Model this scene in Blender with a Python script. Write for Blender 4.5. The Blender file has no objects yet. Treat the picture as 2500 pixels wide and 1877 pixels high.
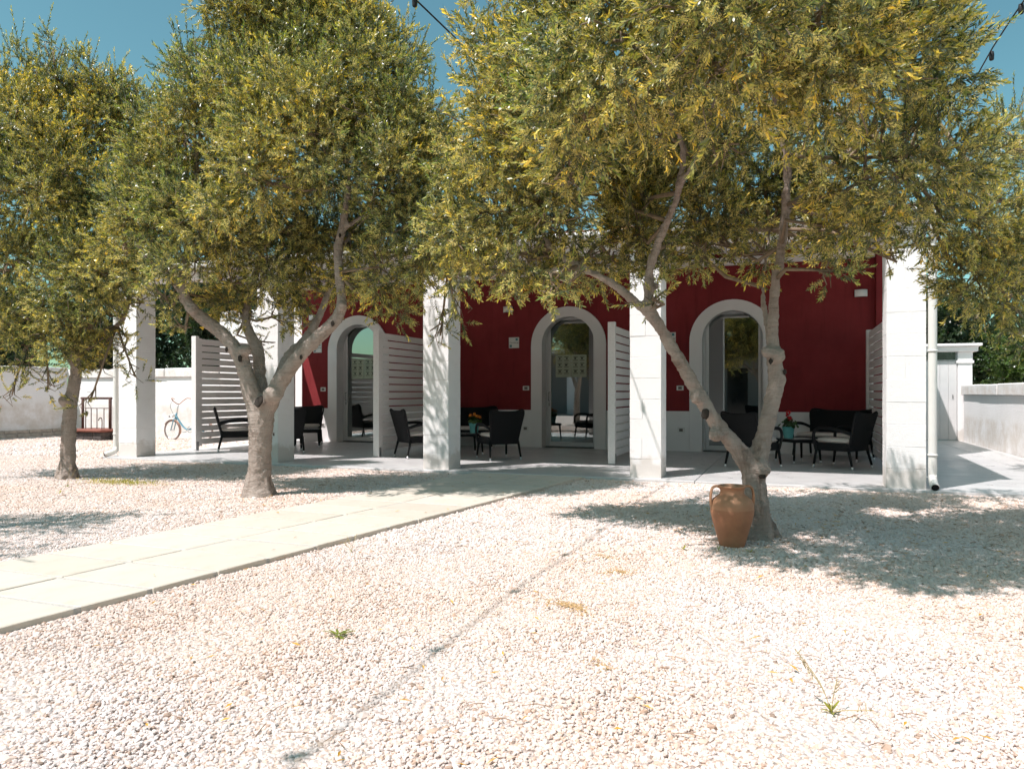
import bpy, bmesh, math, random
import numpy as np
from mathutils import Vector, Matrix, Euler

R = math.radians
scene = bpy.context.scene
COL = scene.collection
rng = np.random.default_rng(7)
random.seed(7)

# ------------------------------------------------------------------ camera
CAM_H, FPX, HOR, YAW = 1.12, 1800.0, 960.0, R(20.64)
cam_d = bpy.data.cameras.new('camera')
cam_d.sensor_width = 36.0
cam_d.lens = FPX / 2500.0 * 36.0
cam_d.shift_y = (HOR - 938.5) / 2500.0
cam_d.clip_start, cam_d.clip_end = 0.05, 2000
cam = bpy.data.objects.new('camera', cam_d)
COL.objects.link(cam)
cam.location = (0, 0, CAM_H)
cam.rotation_euler = (R(90), 0, YAW)
scene.camera = cam

# ------------------------------------------------------------------ sky, sun, exposure
SUN_EL = R(58.0)
SH = Vector((0.555, 0.832, 0)).normalized()           # direction in which shadows fall
world = bpy.data.worlds.new('World')
scene.world = world
world.use_nodes = True
wn = world.node_tree
bgn = wn.nodes['Background']
sky = wn.nodes.new('ShaderNodeTexSky')
sky.sky_type = 'NISHITA'
sky.sun_disc = False
sky.sun_elevation = SUN_EL
sky.sun_rotation = math.atan2(-SH.x, -SH.y)
sky.air_density = 1.0
sky.dust_density = 1.2
sky.ozone_density = 1.0
tint = wn.nodes.new('ShaderNodeMix')
tint.data_type = 'RGBA'
tint.blend_type = 'MULTIPLY'
tint.inputs['Factor'].default_value = 1.0
tint.inputs['B'].default_value = (0.68, 1.03, 0.82, 1)
wn.links.new(sky.outputs[0], tint.inputs['A'])
wn.links.new(tint.outputs['Result'], bgn.inputs['Color'])
bgn.inputs['Strength'].default_value = 0.115

sun_d = bpy.data.lights.new('sun', 'SUN')
sun_d.energy = 4.6
sun_d.angle = R(0.53)
sun_d.color = (1.0, 0.935, 0.925)
sun = bpy.data.objects.new('sun', sun_d)
COL.objects.link(sun)
sdir = Vector((SH.x * math.cos(SUN_EL), SH.y * math.cos(SUN_EL), -math.sin(SUN_EL)))
sun.rotation_euler = sdir.to_track_quat('-Z', 'Y').to_euler()
sun.location = (-8, -12, 20)

vs = scene.view_settings
vs.view_transform = 'Standard'
vs.look = 'None'
vs.exposure = 0.47
vs.gamma = 1.0
vs.use_curve_mapping = False
scene.cycles.use_adaptive_sampling = True
scene.cycles.adaptive_threshold = 0.02
scene.cycles.use_light_tree = False
scene.cycles.max_bounces = 7
scene.cycles.diffuse_bounces = 5
scene.cycles.glossy_bounces = 3
scene.cycles.transmission_bounces = 3
scene.cycles.transparent_max_bounces = 6
scene.cycles.caustics_reflective = False
scene.cycles.caustics_refractive = False


def at(px, py, fw):
    """point seen at photograph pixel px,py at forward distance fw (metres)"""
    r, z = (px - 1250) / FPX, -(py - HOR) / FPX
    c, s = math.cos(YAW), math.sin(YAW)
    return Vector(((r * c - s) * fw, (r * s + c) * fw, CAM_H + z * fw))


# ------------------------------------------------------------------ materials
MATS = {}


class NT:
    def __init__(self, name):
        self.m = bpy.data.materials.new(name)
        self.m.use_nodes = True
        self.t = self.m.node_tree
        self.b = self.t.nodes['Principled BSDF']
        self.out = self.t.nodes['Material Output']
        self._tc = None
        MATS[name] = self.m

    def n(self, typ, **kw):
        nd = self.t.nodes.new(typ)
        for k, v in kw.items():
            if hasattr(nd, k):
                setattr(nd, k, v)
            else:
                nd.inputs[k.replace('_', ' ')].default_value = v
        return nd

    def l(self, a, b):
        self.t.links.new(a, b)

    def co(self, kind='Object', scale=(1, 1, 1)):
        if self._tc is None:
            self._tc = self.n('ShaderNodeTexCoord')
        mp = self.n('ShaderNodeMapping')
        mp.inputs['Scale'].default_value = scale
        self.l(self._tc.outputs[kind], mp.inputs['Vector'])
        return mp.outputs['Vector']

    def noise(self, scale, detail=4, rough=0.6, co=None, dist=0.0):
        nd = self.n('ShaderNodeTexNoise')
        nd.inputs['Scale'].default_value = scale
        nd.inputs['Detail'].default_value = detail
        nd.inputs['Roughness'].default_value = rough
        nd.inputs['Distortion'].default_value = dist
        self.l(co if co is not None else self.co(), nd.inputs['Vector'])
        return nd.outputs['Fac']

    def ramp(self, fac, stops, interp='LINEAR'):
        nd = self.n('ShaderNodeValToRGB')
        cr = nd.color_ramp
        cr.interpolation = interp
        while len(cr.elements) < len(stops):
            cr.elements.new(0.5)
        for e, (p, c) in zip(cr.elements, stops):
            e.position = p
            e.color = (c[0], c[1], c[2], 1)
        self.l(fac, nd.inputs['Fac'])
        return nd.outputs['Color']

    def mix(self, fac, a, b, mode='MIX'):
        nd = self.n('ShaderNodeMix', data_type='RGBA', blend_type=mode)
        for sock, v in (('Factor', fac), ('A', a), ('B', b)):
            if hasattr(v, 'is_linked'):
                self.l(v, nd.inputs[sock])
            elif sock == 'Factor':
                nd.inputs[sock].default_value = v
            else:
                nd.inputs[sock].default_value = (v[0], v[1], v[2], 1)
        return nd.outputs['Result']

    def bump(self, height, strength=0.3, dist=0.01):
        nd = self.n('ShaderNodeBump')
        nd.inputs['Strength'].default_value = strength
        nd.inputs['Distance'].default_value = dist
        self.l(height, nd.inputs['Height'])
        self.l(nd.outputs['Normal'], self.b.inputs['Normal'])
        return nd

    def base(self, v):
        if hasattr(v, 'is_linked'):
            self.l(v, self.b.inputs['Base Color'])
        else:
            self.b.inputs['Base Color'].default_value = (v[0], v[1], v[2], 1)

    def set(self, **kw):
        for k, v in kw.items():
            self.b.inputs[k.replace('_', ' ')].default_value = v


def simple(name, col, rough=0.6, var=0.12, scale=6, bump=0.0, bscale=60, spec=0.3, metal=0.0):
    n = NT(name)
    f = n.noise(scale, 5)
    lo = tuple(max(0, c * (1 - var)) for c in col)
    hi = tuple(min(1, c * (1 + var)) for c in col)
    n.base(n.ramp(f, [(0.3, lo), (0.7, hi)]))
    n.set(Roughness=rough, Metallic=metal)
    n.b.inputs['Specular IOR Level'].default_value = spec
    if bump:
        n.bump(n.noise(bscale, 4), bump, 0.01)
    return n.m


def make_mats():
    # whitewashed stone / plaster
    n = NT('whitewash')
    big = n.noise(1.3, 5)
    c = n.ramp(big, [(0.3, (0.77, 0.745, 0.735)), (0.55, (0.82, 0.80, 0.79)), (0.8, (0.84, 0.825, 0.815))])
    spots = n.ramp(n.noise(9, 6, 0.7), [(0.0, (0.84, 0.81, 0.78)), (0.28, (0.95, 0.94, 0.93)), (0.38, (1, 1, 1))])
    geo = n.n('ShaderNodeNewGeometry')
    sep = n.n('ShaderNodeSeparateXYZ')
    n.l(geo.outputs['Position'], sep.inputs[0])
    pz = n.n('ShaderNodeTexNoise')
    pz.inputs['Scale'].default_value = 7
    pz.inputs['Detail'].default_value = 6
    n.l(geo.outputs['Position'], pz.inputs['Vector'])
    sm = n.n('ShaderNodeMath', operation='MULTIPLY_ADD')
    n.l(pz.outputs['Fac'], sm.inputs[0])
    sm.inputs[1].default_value = -0.45
    n.l(sep.outputs['Z'], sm.inputs[2])
    splash = n.ramp(sm.outputs[0], [(0.0, (0.80, 0.765, 0.725)), (0.10, (1, 1, 1))])
    n.base(n.mix(1.0, n.mix(1.0, c, spots, 'MULTIPLY'), splash, 'MULTIPLY'))
    n.set(Roughness=0.85)
    n.b.inputs['Specular IOR Level'].default_value = 0.2
    h = n.mix(0.5, n.ramp(n.noise(16, 6, 0.65), [(0.2, (0, 0, 0)), (0.8, (1, 1, 1))]), n.ramp(n.noise(90, 4), [(0.2, (0, 0, 0)), (0.8, (1, 1, 1))]))
    n.bump(h, 0.42, 0.012)

    n = NT('plaster_white')
    c = n.ramp(n.noise(1.1, 5), [(0.3, (0.77, 0.74, 0.725)), (0.7, (0.83, 0.81, 0.80))])
    n.base(c)
    n.set(Roughness=0.85)
    n.b.inputs['Specular IOR Level'].default_value = 0.2
    n.bump(n.noise(150, 4), 0.25, 0.006)

    n = NT('old_wall')
    c = n.ramp(n.noise(0.8, 6), [(0.3, (0.77, 0.75, 0.74)), (0.6, (0.82, 0.805, 0.80)), (0.85, (0.84, 0.83, 0.825))])
    sp = n.ramp(n.noise(5, 8, 0.72, n.co('Object', (1, 1, 0.45))), [(0.0, (0.74, 0.72, 0.70)), (0.29, (0.94, 0.93, 0.92)), (0.38, (1, 1, 1))])
    sep = n.n('ShaderNodeSeparateXYZ')
    n.l(n.co(), sep.inputs[0])
    low = n.ramp(sep.outputs['Z'], [(0.02, (0.82, 0.775, 0.72)), (0.12, (0.95, 0.94, 0.92)), (0.3, (1, 1, 1))])
    lowm = n.mix(n.ramp(n.noise(3.5, 6, .7), [(0.35, (0, 0, 0)), (0.6, (1, 1, 1))]), (1, 1, 1), low)
    n.base(n.mix(1.0, n.mix(0.8, c, sp, 'MULTIPLY'), lowm, 'MULTIPLY'))
    n.set(Roughness=0.9)
    n.b.inputs['Specular IOR Level'].default_value = 0.15
    n.bump(n.noise(26, 7, 0.7), 0.6, 0.015)

    n = NT('red_plaster')
    rc = n.ramp(n.noise(1.3, 7, 0.65), [(0.25, (0.175, 0.020, 0.023)), (0.5, (0.215, 0.027, 0.030)), (0.75, (0.255, 0.036, 0.040))])
    rs = n.ramp(n.noise(3.0, 7, 0.7, n.co('Object', (3.5, 1, 0.35))), [(0.28, (0.80, 0.78, 0.78)), (0.45, (1, 1, 1)), (0.75, (1.07, 1.06, 1.06))])
    n.base(n.mix(1.0, rc, rs, 'MULTIPLY'))
    n.set(Roughness=0.8)
    n.b.inputs['Specular IOR Level'].default_value = 0.2
    n.bump(n.noise(130, 4), 0.3, 0.006)

    # painted wood (screens, beams)
    n = NT('painted_wood')
    g = n.noise(5, 6, 0.6, n.co('Object', (6, 0.5, 14)), 0.4)
    n.base(n.ramp(g, [(0.25, (0.66, 0.61, 0.585)), (0.5, (0.77, 0.735, 0.715)), (0.8, (0.81, 0.78, 0.765))]))
    n.set(Roughness=0.6)
    n.bump(g, 0.15, 0.004)

    # polished concrete
    n = NT('concrete')
    g = n.noise(0.9, 8, 0.65, n.co('Object', (0.7, 2.6, 1)), 0.8)
    c = n.ramp(g, [(0.25, (0.45, 0.44, 0.435)), (0.5, (0.54, 0.53, 0.525)), (0.75, (0.60, 0.59, 0.58))])
    st = n.ramp(n.noise(7, 7, 0.7), [(0.28, (0.78, 0.76, 0.73)), (0.42, (1, 1, 1))])
    n.base(n.mix(1.0, c, st, 'MULTIPLY'))
    n.l(n.ramp(n.noise(3, 5), [(0.3, (0.26,) * 3), (0.7, (0.46,) * 3)]), n.b.inputs['Roughness'])
    n.bump(n.noise(35, 5), 0.08, 0.004)

    # limestone path slab
    n = NT('limestone')
    g = n.noise(2.2, 8, 0.65, n.co('Object'), 1.2)
    oi = n.n('ShaderNodeObjectInfo')
    c = n.ramp(g, [(0.25, (0.50, 0.435, 0.36)), (0.45, (0.585, 0.525, 0.45)), (0.75, (0.625, 0.57, 0.505))])
    v = n.ramp(oi.outputs['Random'], [(0.0, (0.90, 0.88, 0.86)), (1.0, (1.04, 1.03, 1.02))])
    d = n.ramp(n.noise(11, 7, 0.75), [(0.25, (0.72, 0.66, 0.58)), (0.40, (1, 1, 1))])
    n.base(n.mix(1.0, n.mix(1.0, c, v, 'MULTIPLY'), d, 'MULTIPLY'))
    n.set(Roughness=0.75)
    n.bump(n.noise(40, 6, 0.7), 0.25, 0.006)

    n = NT('grout')
    n.base(n.ramp(n.noise(60, 5), [(0.3, (0.42, 0.39, 0.355)), (0.7, (0.56, 0.525, 0.485))]))
    n.set(Roughness=0.95)
    n.bump(n.noise(120, 4), 0.6, 0.01)

    # gravel sheet
    n = NT('gravel_sheet')
    vo = n.n('ShaderNodeTexVoronoi')
    vo.inputs['Scale'].default_value = 42
    n.l(n.co(), vo.inputs['Vector'])
    bw = n.n('ShaderNodeSeparateColor')
    n.l(vo.outputs['Color'], bw.inputs[0])
    c = n.ramp(bw.outputs[0], [(0.0, (0.64, 0.575, 0.555)), (0.5, (0.70, 0.635, 0.62)), (0.8, (0.63, 0.54, 0.49)), (1.0, (0.55, 0.44, 0.37))])
    pt = n.ramp(n.noise(0.55, 5), [(0.35, (1.0, 0.96, 0.90)), (0.65, (1, 1, 1))])
    dk = n.ramp(vo.outputs['Distance'], [(0.0, (1, 1, 1)), (0.55, (0.93, 0.90, 0.88)), (0.9, (0.72, 0.66, 0.62))])
    n.base(n.mix(1.0, n.mix(1.0, c, pt, 'MULTIPLY'), dk, 'MULTIPLY'))
    n.set(Roughness=0.9)
    n.b.inputs['Specular IOR Level'].default_value = 0.15
    inv = n.ramp(vo.outputs['Distance'], [(0.0, (1, 1, 1)), (0.9, (0, 0, 0))])
    n.bump(inv, 1.0, 0.016)

    # pebbles
    n = NT('pebble')
    oi = n.n('ShaderNodeObjectInfo')
    c = n.ramp(oi.outputs['Random'], [(0.0, (0.59, 0.515, 0.495)), (0.25, (0.66, 0.585, 0.57)), (0.55, (0.71, 0.645, 0.635)), (0.74, (0.65, 0.565, 0.54)), (0.86, (0.63, 0.52, 0.475)), (0.95, (0.58, 0.45, 0.385)), (0.99, (0.47, 0.345, 0.28)), (1.0, (0.26, 0.20, 0.17))])
    geo = n.n('ShaderNodeNewGeometry')
    pn = n.n('ShaderNodeTexNoise')
    pn.inputs['Scale'].default_value = 0.45
    pn.inputs['Detail'].default_value = 4
    n.l(geo.outputs['Position'], pn.inputs['Vector'])
    pt = n.ramp(pn.outputs['Fac'], [(0.42, (1.0, 0.915, 0.825)), (0.58, (1.0, 0.985, 0.95))])
    n.base(n.mix(1.0, c, pt, 'MULTIPLY'))
    n.set(Roughness=0.85)
    n.b.inputs['Specular IOR Level'].default_value = 0.2

    # bark
    n = NT('bark')
    v1 = n.noise(4.5, 8, 0.7, n.co('Object', (1, 1, 0.55)), 0.6)
    c = n.ramp(v1, [(0.22, (0.22, 0.175, 0.148)), (0.40, (0.385, 0.315, 0.27)), (0.6, (0.475, 0.40, 0.35)), (0.8, (0.57, 0.495, 0.445))])
    ring = n.noise(9, 6, 0.65, n.co('Object', (0.7, 0.7, 5.0)), 0.5)
    c = n.mix(0.4, c, n.ramp(ring, [(0.3, (0.62, 0.58, 0.55)), (0.6, (1.08, 1.06, 1.04))]), 'MULTIPLY')
    dark = n.ramp(n.noise(3.2, 7, 0.75, n.co('Object', (1.4, 1.4, 0.6)), 0.5), [(0.28, (0.36, 0.33, 0.31)), (0.37, (0.70, 0.66, 0.63)), (0.46, (1, 1, 1))])
    n.base(n.mix(1.0, c, dark, 'MULTIPLY'))
    n.set(Roughness=0.9)
    n.b.inputs['Specular IOR Level'].default_value = 0.15
    h = n.mix(0.5, n.ramp(ring, [(0.2, (0, 0, 0)), (0.8, (1, 1, 1))]), n.ramp(n.noise(38, 6, 0.7), [(0.2, (0, 0, 0)), (0.8, (1, 1, 1))]))
    n.bump(h, 1.0, 0.03)
    n = NT('knot_dark')
    n.base((0.035, 0.026, 0.02))
    n.set(Roughness=0.95)

    # leaves: tint attribute on each leaf, silvery underside, light through the blade
    def leaf(name, mul, under, trans, tfac=0.24, rough=0.33):
        n = NT(name)
        at_ = n.n('ShaderNodeAttribute')
        at_.attribute_name = 'tint'
        oi = n.n('ShaderNodeObjectInfo')
        v = n.ramp(oi.outputs['Random'], [(0.0, (0.65, 0.75, 0.75)), (0.5, (1, 1, 1)), (1.0, (1.45, 1.25, 0.95))])
        geo = n.n('ShaderNodeNewGeometry')
        pz = n.n('ShaderNodeTexNoise')
        pz.inputs['Scale'].default_value = 1.15
        pz.inputs['Detail'].default_value = 3
        n.l(geo.outputs['Position'], pz.inputs['Vector'])
        age = n.ramp(pz.outputs['Fac'], [(0.36, (0.60, 0.78, 0.85)), (0.5, (1, 1, 1)), (0.64, (1.35, 1.22, 0.9))])
        top = n.mix(1.0, n.mix(1.0, n.mix(1.0, at_.outputs['Color'], v, 'MULTIPLY'), age, 'MULTIPLY'), mul, 'MULTIPLY')
        un = n.mix(0.6, top, under)
        n.base(n.mix(geo.outputs['Backfacing'], top, un))
        n.set(Roughness=rough)
        n.b.inputs['Specular IOR Level'].default_value = 0.6
        tr = n.n('ShaderNodeBsdfTranslucent')
        n.l(n.mix(1.0, top, trans, 'MULTIPLY'), tr.inputs['Color'])
        ms = n.n('ShaderNodeMixShader')
        ms.inputs[0].default_value = tfac
        n.l(n.b.outputs[0], ms.inputs[1])
        n.l(tr.outputs[0], ms.inputs[2])
        n.l(ms.outputs[0], n.out.inputs['Surface'])
    leaf('olive_leaf', (1.28, 1.24, 1.08), (0.20, 0.215, 0.12), (2.3, 2.2, 0.6), 0.20)
    leaf('dark_leaf', (0.55, 0.72, 0.60), (0.05, 0.07, 0.04), (1.8, 2.0, 0.8), 0.2)
    leaf('green_leaf', (0.9, 1.05, 0.8), (0.09, 0.13, 0.05), (1.8, 2.0, 0.7), 0.25)
    leaf('weed_leaf', (2.4, 2.0, 1.2), (0.16, 0.20, 0.06), (1.8, 1.9, 0.7), 0.3)

    simple('blossom', (0.84, 0.68, 0.23), 0.7, 0.25, 30)
    simple('twig_wood', (0.23, 0.17, 0.115), 0.85, 0.25, 20)
    simple('wicker', (0.010, 0.010, 0.011), 0.6, 0.3, 40, spec=0.18)
    n = NT('wicker_weave')
    wv = n.n('ShaderNodeTexWave', wave_type='BANDS', bands_direction='X')
    wv.inputs['Scale'].default_value = 38
    wv2 = n.n('ShaderNodeTexWave', wave_type='BANDS', bands_direction='Z')
    wv2.inputs['Scale'].default_value = 55
    co = n.co()
    n.l(co, wv.inputs['Vector'])
    n.l(co, wv2.inputs['Vector'])
    hh = n.mix(1.0, wv.outputs['Color'], wv2.outputs['Color'], 'MULTIPLY')
    n.base(n.ramp(hh, [(0.1, (0.004, 0.004, 0.005)), (0.7, (0.016, 0.016, 0.017))]))
    n.set(Roughness=0.6)
    n.b.inputs['Specular IOR Level'].default_value = 0.2
    n.bump(hh, 0.5, 0.003)
    simple('cushion', (0.66, 0.60, 0.555), 0.9, 0.06, 5, 0.2, 120)
    simple('leg_cap', (0.72, 0.72, 0.72), 0.3, 0.03, 5, 0, 0, 0.5, 0.8)
    simple('table_glass', (0.30, 0.30, 0.30), 0.18, 0.05, 5)
    simple('pot_teal', (0.16, 0.46, 0.45), 0.45, 0.1, 12)
    simple('soil', (0.05, 0.035, 0.025), 0.95, 0.3, 40)
    simple('petal_red', (0.55, 0.012, 0.02), 0.6, 0.2, 40)
    simple('petal_orange', (0.75, 0.24, 0.03), 0.6, 0.2, 40)
    simple('frame_white', (0.66, 0.655, 0.65), 0.4, 0.04, 4)
    simple('chrome', (0.6, 0.6, 0.6), 0.25, 0.03, 4, 0, 0, 0.5, 1.0)
    simple('lamp_white', (0.76, 0.74, 0.71), 0.5, 0.03, 4)
    simple('black_metal', (0.02, 0.02, 0.02), 0.5, 0.1, 5)
    simple('switch_plate', (0.70, 0.69, 0.67), 0.4, 0.02, 4)
    simple('switch_dark', (0.16, 0.14, 0.13), 0.5, 0.05, 4)
    simple('poster', (0.36, 0.40, 0.30), 0.7, 0.05, 8)
    simple('ink', (0.05, 0.055, 0.05), 0.7, 0.05, 8)
    simple('ink_teal', (0.05, 0.20, 0.22), 0.6, 0.1, 30)
    simple('tile_white', (0.72, 0.69, 0.66), 0.3, 0.03, 6)
    simple('pipe_white', (0.70, 0.685, 0.65), 0.35, 0.04, 3)
    simple('dark_hole', (0.012, 0.012, 0.012), 0.9, 0.0, 3)
    simple('galvanised', (0.35, 0.35, 0.35), 0.4, 0.15, 20, 0, 0, 0.5, 0.8)
    simple('room_wall', (0.30, 0.29, 0.28), 0.9, 0.05, 2)
    simple('roof_white', (0.62, 0.60, 0.58), 0.9, 0.1, 2, 0.3, 40)
    simple('tile_red', (0.40, 0.16, 0.10), 0.85, 0.2, 6)
    simple('plinth', (0.46, 0.39, 0.33), 0.9, 0.25, 7, 0.6, 40)
    simple('well_stone', (0.075, 0.062, 0.058), 0.9, 0.4, 9, 0.9, 25)
    simple('well_slab', (0.23, 0.085, 0.062), 0.8, 0.3, 7, 0.4, 30)
    simple('rust', (0.095, 0.048, 0.04), 0.8, 0.4, 15, 0.4, 60)
    simple('bike_teal', (0.12, 0.27, 0.34), 0.35, 0.1, 10)
    simple('bike_orange', (0.45, 0.26, 0.19), 0.5, 0.15, 12)
    simple('tyre', (0.20, 0.14, 0.12), 0.8, 0.2, 12)
    simple('cable', (0.018, 0.018, 0.02), 0.6, 0.1, 5)
    simple('sand', (0.60, 0.40, 0.20), 0.95, 0.3, 40, 0.8, 160)
    simple('dry_leaf', (0.55, 0.30, 0.05), 0.7, 0.5, 2.3)
    simple('dry_twig', (0.25, 0.15, 0.09), 0.85, 0.4, 2)
    simple('straw', (0.42, 0.33, 0.18), 0.85, 0.2, 20)
    simple('gate_board', (0.62, 0.605, 0.60), 0.55, 0.05, 3, 0.1, 60)
    simple('glass_dark', (0.02, 0.022, 0.025), 0.1, 0.05, 3, 0, 0, 0.8)
    simple('pink_wall', (0.50, 0.17, 0.16), 0.9, 0.1, 2)

    n = NT('terracotta')
    sep = n.n('ShaderNodeSeparateXYZ')
    n.l(n.co(), sep.inputs[0])
    c = n.ramp(n.noise(5, 7, 0.65), [(0.3, (0.30, 0.125, 0.065)), (0.55, (0.39, 0.175, 0.09)), (0.8, (0.45, 0.23, 0.125))])
    pale = n.ramp(n.noise(9, 6), [(0.3, (0.37, 0.175, 0.092)), (0.7, (0.43, 0.225, 0.125))])
    c = n.mix(n.ramp(sep.outputs['Z'], [(0.285, (0, 0, 0)), (0.290, (1, 1, 1))]), c, pale)
    sp = n.ramp(n.noise(28, 6, 0.8), [(0.66, (0, 0, 0)), (0.72, (1, 1, 1))])
    n.base(n.mix(sp, c, (0.60, 0.52, 0.42)))
    n.set(Roughness=0.7)
    n.bump(n.noise(30, 6, 0.7, n.co('Object', (0.6, 0.6, 3))), 0.3, 0.006)

    # door glass: partly mirroring, partly clear
    n = NT('door_glass')
    gl = n.n('ShaderNodeBsdfGlossy')
    gl.inputs['Roughness'].default_value = 0.0
    gl.inputs['Color'].default_value = (0.86, 0.92, 0.92, 1)
    tr = n.n('ShaderNodeBsdfTransparent')
    tr.inputs['Color'].default_value = (0.62, 0.68, 0.67, 1)
    ms = n.n('ShaderNodeMixShader')
    fr = n.n('ShaderNodeFresnel')
    fr.inputs['IOR'].default_value = 1.5
    mr = n.n('ShaderNodeMapRange')
    mr.inputs['To Min'].default_value = 0.30
    mr.inputs['To Max'].default_value = 1.0
    n.l(fr.outputs[0], mr.inputs['Value'])
    n.l(mr.outputs[0], ms.inputs[0])
    n.l(tr.outputs[0], ms.inputs[1])
    n.l(gl.outputs[0], ms.inputs[2])
    n.l(ms.outputs[0], n.out.inputs['Surface'])


make_mats()


# ------------------------------------------------------------------ mesh helpers
def new_mesh(name, verts, faces, mat=None, smooth=False):
    me = bpy.data.meshes.new(name)
    me.from_pydata([tuple(v) for v in verts], [], faces)
    me.update()
    if mat:
        me.materials.append(MATS[mat])
    if smooth:
        me.polygons.foreach_set('use_smooth', [True] * len(me.polygons))
    return me


def bm_mesh(name, bm, mat=None, smooth=False):
    bmesh.ops.recalc_face_normals(bm, faces=bm.faces)
    me = bpy.data.meshes.new(name)
    bm.to_mesh(me)
    bm.free()
    if mat:
        me.materials.append(MATS[mat])
    if smooth:
        me.polygons.foreach_set('use_smooth', [True] * len(me.polygons))
    return me


def wloc(o):
    v = Vector(o.location)
    while o.parent:
        o = o.parent
        v = v + Vector(o.location)
    return v


def link(name, me, parent=None, loc=(0, 0, 0), rot=(0, 0, 0), world=True):
    """link a mesh; loc is a world place unless world is False (parents then carry rotation)"""
    o = bpy.data.objects.new(name, me)
    COL.objects.link(o)
    if parent:
        o.parent = parent
        if world:
            loc = Vector(loc) - wloc(parent)
    o.location = loc
    o.rotation_euler = rot
    return o


def thing(name, label, cat, loc=(0, 0, 0), rotz=0.0, group=None):
    o = bpy.data.objects.new(name, None)
    o.empty_display_size = 0.2
    COL.objects.link(o)
    o.location = loc
    o.rotation_euler = (0, 0, rotz)
    return tag(o, label, cat, group)


def tag(o, label=None, cat=None, group=None, kind=None):
    for k, v in (('label', label), ('category', cat), ('group', group), ('kind', kind)):
        if v:
            o[k] = v
    return o


_boxes = {}


def box_mesh(sx, sy, sz, mat, bev=0.004, jit=0.0, seed=0):
    """chamfered box centred on the origin"""
    key = (round(sx, 4), round(sy, 4), round(sz, 4), mat, bev, jit, seed)
    if key in _boxes:
        return _boxes[key]
    bm = bmesh.new()
    bmesh.ops.create_cube(bm, size=1.0)
    for v in bm.verts:
        v.co = Vector((v.co.x * sx, v.co.y * sy, v.co.z * sz))
    if bev:
        bmesh.ops.bevel(bm, geom=list(bm.edges), offset=bev, segments=1, affect='EDGES')
    if jit:
        r = random.Random(seed)
        for v in bm.verts:
            v.co += Vector((r.uniform(-jit, jit), r.uniform(-jit, jit), r.uniform(-jit, jit)))
    me = bm_mesh('box', bm, mat)
    _boxes[key] = me
    return me


def box(name, x0, x1, y0, y1, z0, z1, mat, parent=None, bev=0.004, rot=(0, 0, 0), world=True, **kw):
    me = box_mesh(x1 - x0, y1 - y0, z1 - z0, mat, bev, **kw)
    return link(name, me, parent, ((x0 + x1) / 2, (y0 + y1) / 2, (z0 + z1) / 2), rot, world)


def poly_y(name, pts, y0, y1, mat, parent=None):
    """2-D outline in x,z extruded from y0 to y1"""
    n = len(pts)
    ox = sum(p[0] for p in pts) / n
    V = [(p[0] - ox, y0, p[1]) for p in pts] + [(p[0] - ox, y1, p[1]) for p in pts]
    F = [list(range(n)), list(range(2 * n - 1, n - 1, -1))]
    for i in range(n):
        j = (i + 1) % n
        F.append([i, i + n, j + n, j])
    bm = bmesh.new()
    vv = [bm.verts.new(v) for v in V]
    for f in F:
        bm.faces.new([vv[i] for i in f])
    me = bm_mesh(name, bm, mat)
    return link(name, me, parent, (ox, 0, 0))


def frames(P):
    """parallel-transport frames along a polyline"""
    T = []
    for i in range(len(P)):
        a, b = P[max(i - 1, 0)], P[min(i + 1, len(P) - 1)]
        T.append((b - a).normalized())
    up = Vector((0, 0, 1)) if abs(T[0].z) < 0.9 else Vector((1, 0, 0))
    u = T[0].cross(up).normalized()
    out = []
    for t in T:
        u = (u - t * u.dot(t)).normalized()
        out.append((u, t.cross(u)))
    return out


def tube_into(V, F, P, rad, sides=8, flat=1.0, caps=True):
    P = [Vector(p) for p in P]
    if not hasattr(rad, '__len__'):
        rad = [rad] * len(P)
    o = len(V)
    for p, (u, w), r in zip(P, frames(P), rad):
        for k in range(sides):
            a = 2 * math.pi * k / sides
            V.append(p + u * (math.cos(a) * r) + w * (math.sin(a) * r * flat))
    for i in range(len(P) - 1):
        for k in range(sides):
            k2 = (k + 1) % sides
            F.append([o + i * sides + k, o + i * sides + k2, o + (i + 1) * sides + k2, o + (i + 1) * sides + k])
    if caps:
        F.append([o + k for k in range(sides)][::-1])
        F.append([o + (len(P) - 1) * sides + k for k in range(sides)])


def tube(name, P, rad, mat, parent=None, sides=8, flat=1.0, loc=(0, 0, 0), world=True, smooth=True):
    V, F = [], []
    tube_into(V, F, P, rad, sides, flat)
    me = new_mesh(name, V, F, mat, smooth)
    return link(name, me, parent, loc, world=world)


def smooth_path(P, k=6):
    """Catmull-Rom through points (tuples of any length)"""
    P = [np.array(p, float) for p in P]
    out = []
    for i in range(len(P) - 1):
        p0, p1, p2, p3 = P[max(i - 1, 0)], P[i], P[i + 1], P[min(i + 2, len(P) - 1)]
        for j in range(k):
            t = j / k
            out.append(0.5 * (2 * p1 + (p2 - p0) * t + (2 * p0 - 5 * p1 + 4 * p2 - p3) * t * t + (3 * p1 - p0 - 3 * p2 + p3) * t ** 3))
    out.append(P[-1])
    return out


def lathe_mesh(name, prof, mat, sides=32, smooth=True):
    V, F = [], []
    for r, z in prof:
        for k in range(sides):
            a = 2 * math.pi * k / sides
            V.append((r * math.cos(a), r * math.sin(a), z))
    for i in range(len(prof) - 1):
        for k in range(sides):
            k2 = (k + 1) % sides
            F.append([i * sides + k, i * sides + k2, (i + 1) * sides + k2, (i + 1) * sides + k])
    F.append(list(range(sides))[::-1])
    F.append([(len(prof) - 1) * sides + k for k in range(sides)])
    return new_mesh(name, V, F, mat, smooth)


def copy_tree(o, parent=None):
    c = o.copy()
    COL.objects.link(c)
    c.parent = parent
    for ch in o.children:
        copy_tree(ch, c)
    return c


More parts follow.
